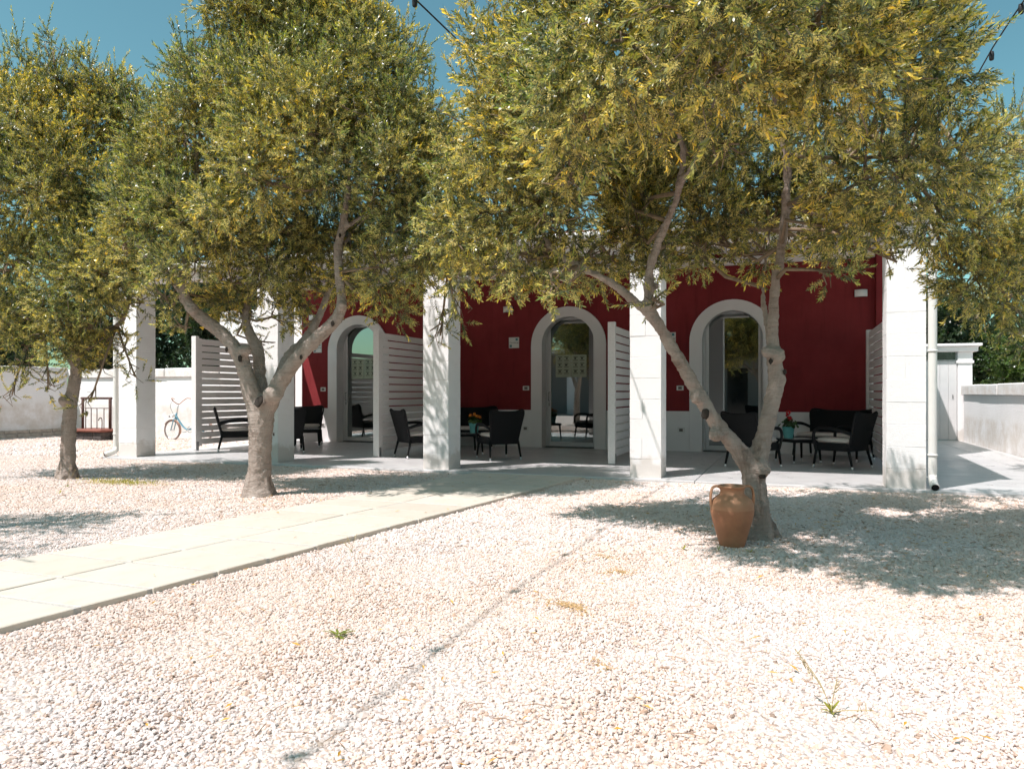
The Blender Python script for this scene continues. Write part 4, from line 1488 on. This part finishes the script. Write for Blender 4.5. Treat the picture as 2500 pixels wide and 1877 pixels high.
lob3 = lobes_px([
    (1340, 330, 5.5, .66), (1180, 330, 5.9, .55), (1190, 520, 6.0, .48), (1320, 500, 5.8, .45), (1130, 640, 6.2, .30, .8), (1300, 190, 5.5, .55), (1190, 230, 5.9, .36, .8), (1185, 110, 5.9, .26, .7),
    (1500, 100, 4.0, .58), (1420, 300, 4.4, .38), (1395, 420, 5.0, .26), (1360, 530, 5.5, .28), (1400, 20, 5.0, .75), (1560, 560, 6.1, .40), (1640, 300, 6.0, .6), (1720, 520, 6.2, .40, .9), (1610, 260, 4.6, .36),
    (1760, 30, 3.5, .50), (1750, 180, 3.7, .34), (1775, 370, 5.0, .20), (1640, 620, 6.3, .26, .7), (1800, 540, 6.1, .24), (1760, 590, 6.0, .24, .8), (1700, 610, 6.1, .2, .7), (1850, 620, 5.9, .2, .7),
    (2000, 60, 3.7, .52), (2030, 220, 3.9, .36), (2120, 430, 5.0, .34), (2060, 560, 5.3, .20, .9), (2030, 660, 5.3, .15, .8),
    (2150, 180, 4.4, .50), (2290, 270, 5.4, .34, .8), (2240, 120, 5.2, .3, .7), (2230, 380, 4.8, .50), (2130, 520, 5.7, .30), (2310, 530, 5.7, .38), (2400, 540, 5.8, .40), (2400, 690, 6.0, .34, .8), (2330, 670, 6.0, .32, .9), (2450, 620, 6.0, .34, .8), (2470, 760, 6.2, .2, .7),
    (1650, -150, 4.6, .9), (1950, -180, 4.4, .9), (2120, -40, 5.0, .5), (1400, -180, 5.0, .8), (1750, -330, 3.8, .8), (2000, -300, 4.0, .7),
    (1350, 700, 5.5, .12, .7), (1290, 640, 5.7, .2, .8), (1230, 670, 5.9, .18, .8), (1390, 690, 5.3, .10, .8), (1590, 730, 5.5, .10, .5), (2190, 640, 5.9, .10, .6),
    (1420, 640, 6.0, .24, .9), (1500, 640, 6.3, .26, .9), (1350, 650, 5.9, .20, .9), (1560, 660, 6.4, .2, .8), (1240, 600, 6.1, .3, .9), (1330, 420, 6.3, .45, .8), (1560, 420, 6.5, .45, .8), (1780, 470, 6.5, .4, .8), (2050, 560, 6.3, .35, .8), (1650, 460, 6.4, .45, 1.3), (1850, 450, 6.5, .45, 1.3), (1750, 330, 6.5, .5, 1.2), (2000, 440, 6.4, .4, 1.2), (1560, 500, 6.5, .4, 1.1), (1480, 480, 6.4, .36, 1.1), (1930, 540, 6.5, .36, 1.0), (1500, 300, 6.6, .6, .8), (1900, 250, 6.6, .7, .45), (2200, 420, 6.8, .5, .45), (1750, 30, 6.6, .7, .4)])
make_tree('olive_tree', 'large forked olive with the terracotta jar at its foot', b3, limbs3, lob3, DENS, 31, OLIVE, 'olive trees in the gravel', knots3, eyes3, 0.05)

# --- middle olive with the thick trunk
b2 = Vector((-5.429, 6.572, 0.0))
limbs2 = [
    L((632, 1228, 8.06, .185), (632, 1205, 8.06, .160), (634, 1150, 8.06, .142), (635, 1090, 8.06, .143), (637, 1030, 8.06, .158), (640, 985, 8.06, .165)),
    L((628, 1000, 8.06, .13), (606, 930, 8.05, .105), (585, 870, 8.05, .092), (548, 820, 8.05, .086), (500, 782, 8.03, .080), (462, 745, 8.0, .072), (446, 705, 8.0, .062), (452, 640, 8.0, .048), (470, 540, 7.9, .04), (480, 420, 7.9, .03)),
    L((455, 725, 8.0, .050), (405, 668, 8.0, .042), (345, 610, 8.05, .034), (300, 560, 8.1, .025)),
    L((642, 990, 8.15, .10), (634, 915, 8.22, .082), (630, 855, 8.27, .078), (608, 812, 8.3, .068), (600, 775, 8.33, .058), (612, 710, 8.4, .045), (640, 600, 8.4, .036), (640, 450, 8.4, .028)),
    L((652, 992, 8.05, .125), (690, 925, 8.0, .100), (738, 860, 7.95, .092), (785, 815, 7.92, .082), (822, 778, 7.9, .074), (834, 735, 7.9, .064), (827, 665, 7.9, .058), (826, 600, 7.9, .056), (836, 555, 7.87, .052), (850, 450, 7.8, .042), (830, 300, 7.8, .034), (800, 150, 7.8, .026)),
    L((676, 940, 8.15, .088), (705, 870, 8.22, .072), (748, 826, 8.28, .058), (780, 770, 8.35, .050), (798, 722, 8.4, .046), (840, 600, 8.5, .036), (930, 450, 8.5, .028)),
    L((836, 560, 7.87, .036), (920, 520, 7.8, .03), (1010, 540, 7.8, .024), (1080, 560, 7.85, .018)),
]
knots2 = [(at(665, 965, 7.93), .10), (at(600, 855, 7.99), .07), (at(835, 745, 7.85), .055), (at(632, 1215, 8.03), .17), (at(470, 755, 7.96), .06)]
eyes2 = [(at(632, 980, 7.885), .066, (0, -1, .5)), (at(586, 876, 7.955), .038, (0, -1, 0)), (at(553, 853, 7.965), .028, (0, -1, 0)), (at(812, 790, 7.83), .03, (0, -1, 0)), (at(735, 872, 7.87), .026, (0, -1, 0)), (at(668, 1060, 7.93), .02, (0, -1, 0)), (at(830, 575, 7.82), .022, (0, -1, 0))]
lob2 = lobes_px([
    (520, 360, 7.9, .72), (430, 470, 8.0, .55), (370, 560, 8.1, .42, .9), (600, 190, 8.0, .75), (760, 120, 8.0, .85), (900, 210, 7.9, .75), (1000, 360, 7.8, .72), (1080, 430, 7.9, .55),
    (750, 330, 7.2, .70), (620, 440, 7.3, .58), (540, 560, 7.5, .45), (470, 640, 7.8, .38), (940, 460, 7.5, .60), (1030, 560, 7.6, .55), (940, 650, 7.7, .42), (850, 690, 8.1, .26, .8), (690, 580, 8.2, .36), (640, 700, 8.3, .30, .8), (560, 700, 8.3, .30, .7), (720, 700, 8.4, .26, .7),
    (700, 0, 8.1, .75), (850, 40, 8.2, .5), (1120, 640, 7.9, .35, .8), (1050, 700, 7.9, .26, .7), (1140, 560, 7.9, .42), (400, 380, 8.1, .40, .8), (450, 260, 8.1, .36, .7), (500, 150, 8.1, .40, .7), (560, 60, 8.1, .42, .7),
    (1075, 820, 8.0, .14, .35), (960, 745, 8.0, .22, .8), (1110, 760, 8.0, .16, .5), (400, 720, 8.0, .22, .8), (440, 790, 8.0, .11, .9), (380, 640, 8.0, .3, .9),
    (760, 600, 8.6, .36), (870, 610, 8.7, .42), (780, 690, 8.6, .28, .9), (600, 640, 8.5, .34), (900, 700, 8.4, .25, .8), (700, 500, 8.6, .5, 1.2), (820, 440, 8.6, .55, 1.2), (940, 560, 8.6, .45, 1.1), (560, 560, 8.6, .4, 1.1), (1020, 640, 8.3, .3, 1.0), (600, 790, 8.45, .16, .8), (560, 750, 8.4, .22, .8), (680, 770, 8.5, .20, .8), (740, 745, 8.5, .2, .8), (520, 730, 8.4, .24, .8), (640, 840, 8.5, .10, .6), (660, 640, 8.0, .3, .8),
    (620, 20, 8.0, .60), (880, 90, 8.0, .45), (985, 190, 8.1, .28, .8), (800, -70, 8.2, .8), (520, 220, 8.0, .5), (640, 300, 7.6, .55), (1040, 300, 7.9, .42), (960, 300, 7.6, .5),
    (360, 420, 8.2, .45, .9), (330, 520, 8.3, .42, .9), (300, 600, 8.4, .36, .9), (480, 520, 7.6, .5), (430, 330, 8.0, .45, .8), (660, 250, 7.6, .6), (820, 250, 7.4, .6),
    (700, 300, 8.9, .8, .45), (900, 350, 8.9, .7, .45), (550, 480, 8.8, .6, .45), (800, 560, 8.6, .5, .5)])
make_tree('olive_tree', 'broad olive with the thickest trunk, standing left of the stone path', b2, limbs2, lob2, DENS, 32, OLIVE, 'olive trees in the gravel', knots2, eyes2, 0.10)

# --- left olive
b1 = Vector((-8.884, 7.011, 0.0))
f1 = 9.69
limbs1 = [
    L((165, 1182, f1, .145), (166, 1160, f1, .118), (166, 1100, f1, .106), (168, 1040, f1, .100), (172, 990, f1, .098), (180, 945, f1, .090), (186, 900, f1, .078), (190, 800, f1, .060), (195, 680, f1, .048), (200, 520, f1, .036), (210, 350, f1, .026)),
    L((184, 920, f1, .055), (215, 850, 9.6, .048), (250, 812, 9.55, .045), (285, 795, 9.5, .042), (305, 770, 9.5, .036), (320, 690, 9.5, .03), (300, 560, 9.5, .022)),
    L((186, 900, f1, .045), (150, 850, 9.6, .038), (90, 770, 9.5, .032), (40, 660, 9.4, .026)),
    L((190, 780, f1, .04), (120, 640, 9.6, .03), (80, 450, 9.6, .022)),
]
knots1 = [(at(160, 978, 9.62), .085), (at(160, 1175, 9.66), .12)]
lob1 = lobes_px([
    (60, 330, 9.5, .70), (200, 300, 9.7, .70), (320, 420, 9.8, .52), (100, 500, 9.1, .78), (250, 540, 9.2, .70), (330, 560, 9.6, .5), (20, 640, 9.3, .68), (170, 680, 9.1, .62), (290, 680, 9.4, .50), (90, 780, 9.3, .48), (200, 800, 9.3, .42), (-100, 450, 9.6, .9), (-120, 700, 9.6, .7),
    (150, 190, 9.7, .38, .7), (270, 220, 9.7, .36, .7), (20, 230, 9.7, .38, .7), (330, 300, 9.8, .34, .7), (130, 120, 9.7, .22, .5),
    (40, 260, 9.5, .50), (130, 235, 9.6, .50), (250, 285, 9.7, .45), (-30, 310, 9.6, .6), (340, 255, 9.8, .28, .8), (200, 190, 9.7, .30, .8), (60, 170, 9.7, .3, .7),
    (380, 330, 9.9, .40, .8), (390, 460, 9.9, .45, .9), (20, 420, 9.2, .6), (150, 400, 9.0, .6), (60, 860, 9.3, .3, .6), (140, 830, 9.2, .35, .8), (-60, 850, 9.4, .4, .7), (240, 660, 9.0, .5),
    (260, 760, 9.4, .32, .9), (300, 860, 9.4, .20, .45), (250, 900, 9.4, .22, .4), (60, 900, 9.3, .26, .28), (120, 940, 9.3, .20, .25), (30, 960, 9.3, .18, .2), (330, 920, 9.4, .16, .25), (190, 860, 9.3, .25, .7), (220, 980, 9.5, .16, .25), (350, 740, 9.5, .26, .5),
    (100, 400, 10.3, .8, .45), (250, 480, 10.3, .7, .45), (120, 640, 10.2, .6, .45)])
make_tree('olive_tree', 'slender-trunked olive at the left edge, the one nearest the old well', b1, limbs1, lob1, DENS * 0.95, 33, OLIVE, 'olive trees in the gravel', knots1, (), 0.12)

# --- olive over the right wall, its trunk outside the picture
b4 = Vector((4.95, 11.4, 0.0))
limbs4 = [[(4.95, 11.4, -0.05, .13), (4.93, 11.4, .8, .11), (4.9, 11.4, 1.5, .10)], [(4.9, 11.4, 1.4, .08), (4.7, 11.3, 2.2, .06), (4.2, 11.3, 3.0, .04)], [(4.9, 11.4, 1.4, .08), (5.1, 11.7, 2.4, .06), (5.0, 11.7, 3.4, .04)]]
lob4 = lobes_px([(2470, 330, 9.6, .55), (2420, 480, 9.6, .50), (2500, 600, 9.6, .65), (2460, 720, 9.6, .42), (2560, 420, 9.8, .8), (2600, 650, 9.8, .7), (2500, 820, 9.8, .30, .7), (2400, 620, 9.8, .32, .8)])
make_tree('olive_tree', 'olive at the right edge leaning over the low garden wall', b4, limbs4, lob4, 750, 34, OLIVE, 'olive trees in the gravel', (), (), 0.08)

# --- olive outside the picture on the left: throws the shadow on the near end of the path
b5 = Vector((-7.3, 2.6, 0.0))
limbs5 = [[(-7.3, 2.6, -.05, .15), (-7.3, 2.62, .7, .13), (-7.25, 2.65, 1.3, .12)], [(-7.25, 2.65, 1.2, .09), (-7.65, 2.4, 2.1, .06), (-7.85, 2.3, 2.8, .04)], [(-7.25, 2.65, 1.2, .09), (-7.0, 3.0, 2.1, .06), (-6.9, 3.3, 2.8, .04)]]
lob5 = [((-7.3, 2.6, 3.0), .9, 1), ((-7.9, 2.2, 2.8), .8, 1), ((-6.35, 1.8, 3.0), .55, .9), ((-7.2, 2.6, 3.8), .7, 1)]
make_tree('olive_tree', 'olive beyond the left edge whose shadow touches the near path', b5, limbs5, lob5, 420, 35, OLIVE, 'olive trees in the gravel')
b6 = Vector((-4.2, -4.6, 0.0))
limbs6 = [[(v[0] - b5.x + b6.x, v[1] - b5.y + b6.y, v[2], v[3]) for v in lb] for lb in limbs5]
lob6 = [((c[0] - b5.x + b6.x, c[1] - b5.y + b6.y, c[2]), r_, d_) for c, r_, d_ in lob5]
make_tree('olive_tree', 'olive behind the viewer, seen only mirrored in the glass doors', b6, limbs6, lob6, 600, 36, OLIVE, 'olive trees in the gravel')

# --- trees beyond the walls
def far_tree(label, x, y, h, r, lib, seed, dens=130, trunk=0.14, name='garden_tree', n=11):
    rr_ = np.random.default_rng(seed)
    lb = [[(x, y, -0.1, trunk), (x + .05, y, h * .25, trunk * .85), (x, y + .05, h * .5, trunk * .6)], [(x, y, h * .4, trunk * .6), (x + r * .3, y, h * .65, trunk * .35)], [(x, y, h * .4, trunk * .6), (x - r * .3, y, h * .7, trunk * .35)]]
    lo = []
    for k in range(n):
        d = rr_.normal(size=3)
        d /= np.linalg.norm(d)
        lo.append(((x + d[0] * r * .62, y + d[1] * r * .5, h * .58 + d[2] * h * .30), r * rr_.uniform(.38, .58), 1.0))
    return make_tree(name, label, (x, y, 0), lb, lo, dens, seed, lib, 'trees beyond the garden walls', clumps=14, voxel=0.05, cat='tree')


far_tree('dark evergreen tree rising straight behind the boarded door', 4.6, 24.5, 5.6, 2.0, DARK, 51, 240)
far_tree('rounded green tree behind the low right wall beside the gateway', 6.6, 22.5, 3.4, 1.8, GREEN, 52, 260)
far_tree('green tree farther right beyond the low garden wall', 9.2, 24.0, 3.8, 2.0, GREEN, 53, 240)
far_tree('tall dark evergreen behind the right wall, mostly behind olive leaves', 8.2, 27.5, 6.4, 2.4, DARK, 54, 200)
far_tree('dark evergreen behind the gateway, half hidden by the end pillar', 2.6, 26.0, 5.2, 1.9, DARK, 55, 220)
for k, (x, y, h, r_) in enumerate(((-13.2, 17.2, 5.4, 1.7), (-15.8, 17.6, 5.2, 1.9), (-18.6, 17.0, 5.0, 1.9), (-21.5, 14.0, 4.6, 2.0), (-22.0, 9.5, 4.4, 2.0))):
    far_tree(['dark evergreen above the sunlit wall, the one nearest the left screen', 'dark evergreen above the sunlit wall behind the first pillar', 'dark evergreen at the corner of the two left walls', 'dark evergreen behind the shaded left wall near the well', 'dark evergreen behind the shaded left wall at the picture edge'][k], x, y, h, r_, DARK, 60 + k, 300)

# ------------------------------------------------------------------ opposite house, mirrored in the door panes
op = thing('opposite_house', 'low grey house with white pillars behind the viewer, mirrored in the door panes', 'house', (-7, -9.5, 0))
box('wall', -18.0, 3.0, -11.0, -10.7, 0.0, 3.2, 'room_wall', op, 0.01)
box('wall_panel', -9.6, -8.7, -10.69, -10.66, 0.0, 2.4, 'pink_wall', op, 0.01)
box('wall_panel', -4.6, -3.4, -10.69, -10.66, 0.0, 2.4, 'pink_wall', op, 0.01)
box('roof', -18.2, 3.2, -11.2, -8.2, 3.21, 3.4, 'roof_white', op, 0.01)
for k in range(7):
    x = -17.5 + k * 3.3
    box('pillar', x, x + 0.42, -8.75, -8.35, 0.0, 3.2, 'whitewash', op, 0.008)
    if k % 2 == 0:
        box('door', x + 1.3, x + 2.3, -10.69, -10.65, 0.0, 2.4, 'glass_dark', op, 0.006)

# ------------------------------------------------------------------ festoon cables
def festoon(x, label, z0, z1):
    y0, y1 = -8.2, WY - 0.05
    t = thing('festoon_cable', label, 'cable', (x, (y0 + y1) / 2, 0), 0, 'festoon cables over the garden')
    P = []
    for k in range(41):
        s = k / 40
        P.append((x + 0.02 * math.sin(k), y0 + (y1 - y0) * s, z0 + (z1 - z0) * s - 0.35 * 4 * s * (1 - s)))
    tube('wire', P, 0.0078, 'cable', t, 6)
    for k in range(1, 22):
        s = (k - 0.35) / 22
        yy = y0 + (y1 - y0) * s
        zz = z0 + (z1 - z0) * s - 0.35 * 4 * s * (1 - s)
        so = link('socket', lathe_mesh('socket', [(0.0, 0.012), (0.020, 0.010), (0.024, -0.02), (0.022, -0.065), (0.017, -0.075), (0.0, -0.075)], 'cable', 10), t, (x, yy, zz))


festoon(-3.0, 'black festoon cable with lamp sockets crossing the sky above the path', 4.95, 4.75)
festoon(1.90, 'black festoon cable with lamp sockets in the sky at the top right', 4.95, 4.75)

# ================================================================== GRAVEL, LITTER, WEEDS
PEB = lib_collection('pebbles')
for q in range(7):
    bm = bmesh.new()
    bmesh.ops.create_icosphere(bm, subdivisions=1, radius=1)
    r = random.Random(90 + q)
    sx, sy, sz = r.uniform(0.95, 1.3), r.uniform(0.72, 0.95), r.uniform(0.5, 0.75)
    for v in bm.verts:
        k = r.uniform(0.82, 1.14)
        v.co = Vector((v.co.x * sx * k, v.co.y * sy * k, v.co.z * sz * k))
    o = bpy.data.objects.new('pebble_%s' % 'abcdefg'[q], bm_mesh('pebble', bm, 'pebble'))
    PEB.objects.link(o)


def inside_view(x, y, m):
    return (x > -1.47 * y - m) & (x < 0.262 * y + m)


def pebbles(name, label, pitch, y0, y1, x0, x1, extra, size):
    gx = np.arange(x0, x1, pitch)
    gy = np.arange(y0, y1, pitch)
    X, Y = np.meshgrid(gx, gy)
    X = X.ravel() + rng.uniform(-.62, .62, X.size) * pitch
    Y = Y.ravel() + rng.uniform(-.62, .62, Y.size) * pitch
    k = extra(X, Y)
    X, Y = X[k], Y[k]
    n = len(X)
    Z = rng.uniform(-0.002, 0.0045, n) + 0.004 * np.sin(X * 5 + 1.3 * np.sin(Y * 3)) * np.sin(Y * 4.2)
    rot = np.stack([rng.normal(0, .32, n), rng.normal(0, .32, n), rng.uniform(0, 6.283, n)], 1)
    s = size * rng.lognormal(0, 0.30, n)
    o = scatter(name, np.stack([X, Y, Z], 1), rot, s, rng.integers(0, 7, n), PEB)
    return tag(o, label, kind='stuff'), n


on_path = lambda x, y: (x > -5.13 + .114 * y - 0.012) & (x < -3.74 + .131 * y + 0.012) & (y < 9.36)
on_terr = lambda x, y: (y > 9.30) & (x > -11.02) & (x < 3.72)
near = lambda x, y: inside_view(x, y, 1.0) & ~on_path(x, y) & ~on_terr(x, y) & (x < 3.66)
_, n1 = pebbles('gravel', 'pale angular gravel covering the garden', 0.0135, 0.9, 4.8, -8.5, 2.4, near, 0.0083)
_, n2 = pebbles('gravel', 'pale gravel between the olives and the terrace', 0.0190, 4.8, 9.34, -15.0, 3.66, near, 0.0117)
far = lambda x, y: inside_view(x, y, 1.0) & ~on_terr(x, y) & (x > -17.93)
_, n3 = pebbles('gravel', 'pale gravel beyond the porch at the left', 0.042, 9.34, 14.2, -17.95, -10.9, far, 0.024)
print('pebbles', n1, n2, n3)

# fallen leaves and dry twigs (uncountable litter)
V, F = [], []
r = random.Random(77)
for k in range(620):
    y = r.uniform(1.8, 9.2)
    x = r.uniform(-1.2 * y, 0.25 * y)
    if k >= 230:        # drifts below the crowns
        bb = (b1, b2, b3)[k % 3]
        x, y = r.gauss(bb.x + 0.3, .75), min(9.2, r.gauss(bb.y + 0.5, .7))
    z = 0.016
    if on_path(np.array(x), np.array(y)):
        z = TZ + 0.004
        if r.random() < 0.55:
            continue
    a = r.uniform(0, 6.28)
    l, w = r.uniform(0.014, 0.028), r.uniform(0.0035, 0.0065)
    d, s = Vector((math.cos(a), math.sin(a), r.uniform(-.2, .35))), Vector((-math.sin(a), math.cos(a), r.uniform(-.4, .4)))
    c = Vector((x, y, z + 0.006))
    b = len(V)
    V += [c - d * l, c + s * w + Vector((0, 0, .003)), c + d * l, c - s * w + Vector((0, 0, .003))]
    F.append([b, b + 1, b + 2, b + 3])
o = link('leaf_litter', new_mesh('leaf_litter', V, F, 'dry_leaf'))
tag(o, 'yellow and orange fallen olive leaves on the gravel', kind='stuff')
V, F = [], []
for k in range(900):
    y = r.uniform(1.8, 9.2)
    x = r.uniform(-1.2 * y, 0.25 * y)
    if k >= 450:
        bb = (b1, b2, b3)[k % 3]
        x, y = r.gauss(bb.x + 0.4, .9), min(9.2, r.gauss(bb.y + 0.6, .8))
    if on_path(np.array(x), np.array(y)):
        continue
    a, l = r.uniform(0, 6.28), r.uniform(0.015, 0.055)
    d = Vector((math.cos(a), math.sin(a), 0)) * l
    c = Vector((x, y, 0.017))
    tube_into(V, F, [c - d, c + Vector((r.uniform(-.008, .008), r.uniform(-.008, .008), 0.006)), c + d], 0.0016, 3, caps=False)
o = link('twig_litter', new_mesh('twig_litter', V, F, 'dry_twig'))
tag(o, 'dry brown twigs scattered over the gravel', kind='stuff')

# patches of orange sand washed over the pebbles
def sand_patch(cx, cy, lx, ly, ang, label, n=420, seed=1):
    r = np.random.default_rng(seed)
    u = r.normal(size=(n, 2)) * 0.36 * (1 + 0.5 * r.normal(size=(n, 1)) ** 2)
    u[:, 1] += 0.35 * np.sin(u[:, 0] * 3.1 + seed)
    ca, sa = math.cos(ang), math.sin(ang)
    X = cx + u[:, 0] * lx * ca - u[:, 1] * ly * sa
    Y = cy + u[:, 0] * lx * sa + u[:, 1] * ly * ca
    V, F = [], []
    for x, y in zip(X, Y):
        s = r.uniform(0.003, 0.007)
        z = 0.004 + r.uniform(0, 0.007)
        b = len(V)
        V += [(x + s, y, z), (x - s * .6, y + s, z), (x - s * .6, y - s, z + .001), (x, y, z + s * .8)]
        F += [[b, b + 1, b + 3], [b + 1, b + 2, b + 3], [b + 2, b, b + 3]]
    o = link('sand_patch', new_mesh('sand_patch', V, F, 'sand'))
    tag(o, label, kind='stuff')


sand_patch(-1.08, 3.72, 0.17, 0.05, R(-35), 'orange sand streak washed over the gravel', 620, 1)
sand_patch(-1.0, 4.54, 0.10, 0.07, R(10), 'bright orange fallen blossom heap on the gravel', 330, 2)
sand_patch(-1.18, 4.92, 0.12, 0.05, R(-10), 'faint orange sand patch below the path', 220, 3)
sand_patch(-0.72, 2.95, 0.08, 0.04, R(-20), 'faint orange sand fleck in the near gravel', 90, 4)

# weeds
def leafy(V, F, TI, p, d, up_, Ln, w, tint, bend=0.25):
    d = d.normalized()
    s = d.cross(up_).normalized()
    n = s.cross(d)
    b = len(V)
    for t, ww in ((0, .12), (.3, .75), (.65, 1.0), (.9, .5)):
        c = p + d * Ln * t - n * bend * Ln * t * t
        V += [c + s * w * ww + n * w * .3, c - s * w * ww + n * w * .3]
    V.append(p + d * Ln - n * bend * Ln)
    for k in range(3):
        F.append([b + 2 * k, b + 2 * k + 1, b + 2 * k + 3, b + 2 * k + 2])
    F.append([b + 6, b + 7, b + 8])
    TI += [tint] * 4


def weed(x, y, label, n, ln, el, stalks, seed, wid=0.22):
    r = random.Random(seed)
    t = thing('weed', label, 'weed', (x, y, 0), 0, 'weeds in the gravel')
    V, F, TI = [], [], []
    for k in range(n):
        a = k * 2.4 + r.uniform(-.4, .4)
        e = r.uniform(*el)
        q = r.uniform(.75, 1.25)
        leafy(V, F, TI, Vector((0, 0, .006)), Vector((math.cos(a) * math.cos(e), math.sin(a) * math.cos(e), math.sin(e))), Vector((0, 0, 1)) if e < 1.3 else Vector((1, 0, 0)), ln * r.uniform(.6, 1.15), ln * wid * r.uniform(.7, 1.1) * .5, (0.125 * q, 0.15 * q, 0.04, 1))
    me = new_mesh('leaves', V, F, 'weed_leaf')
    me.attributes.new('tint', 'FLOAT_COLOR', 'FACE').data.foreach_set('color', np.array(TI, np.float32).ravel())
    link('leaves', me, t, (x, y, 0))
    for (dx, dy, dz) in stalks:
        V, F = [], []
        tube_into(V, F, smooth_path([(0, 0, 0.005), (dx * .3, dy * .3, dz * .5), (dx, dy, dz)], 4), 0.0016, 4)
        for k in range(4):
            c = Vector((dx, dy, dz)) * (0.62 + 0.1 * k)
            tube_into(V, F, [c, c + Vector((r.uniform(-.02, .02), r.uniform(-.02, .02), .022))], [0.0022, 0.0008], 4)
        link('dry_stalk', new_mesh('dry_stalk', V, F, 'straw'), t, (x, y, 0))


weed(-1.94, 2.89, 'flat green weed rosette alone in the near gravel left of centre', 9, .085, (.15, .7), [], 1)
weed(.136, 2.80, 'small green weed with tall dry stalks in the near gravel at the right', 10, .046, (.35, 1.3), [(-.12, .05, .20), (-.10, .04, .17), (.02, .02, .12), (.13, -.04, .05)], 2, .24)
weed(-.71, 5.35, 'tiny seedling in the gravel just left of the terracotta jar', 6, .05, (.5, 1.3), [], 3)
weed(-.47, 5.40, 'tiny seedling at the left foot of the terracotta jar', 5, .04, (.6, 1.3), [], 4)
weed(-.26, 5.42, 'tiny green sprout at the right foot of the terracotta jar', 6, .05, (.6, 1.3), [], 5)
weed(-2.88, 4.45, 'dry wisp of weed on the near edge of the path', 3, .03, (.3, 1.0), [(.02, .02, .12), (-.04, .01, .10), (-.06, -.01, .07)], 6)
weed(-8.05, 6.35, 'spindly shoot at the foot of the left olive', 8, .06, (.5, 1.4), [(.05, 0, .28), (.12, .02, .22)], 7)
weed(-7.6, 5.9, 'small dark weed in the gravel between the two left olives', 7, .05, (.3, 1.2), [], 8)

V, F, TI = [], [], []
r = random.Random(5)
for k in range(900):
    x, y = r.gauss(-7.75, .30), r.gauss(6.85, .10)
    a, e = r.uniform(0, 6.28), r.uniform(.5, 1.4)
    q = r.uniform(.7, 1.3)
    leafy(V, F, TI, Vector((x, y, .004)), Vector((math.cos(a) * math.cos(e), math.sin(a) * math.cos(e), math.sin(e))), Vector((.3, .2, 1)), r.uniform(.03, .075), .0022, (0.14 * q, 0.16 * q, .035, 1))
me = new_mesh('grass', V, F, 'weed_leaf')
me.attributes.new('tint', 'FLOAT_COLOR', 'FACE').data.foreach_set('color', np.array(TI, np.float32).ravel())
tag(link('grass', me), 'thin patch of green grass in the gravel beside the left olive', kind='stuff')
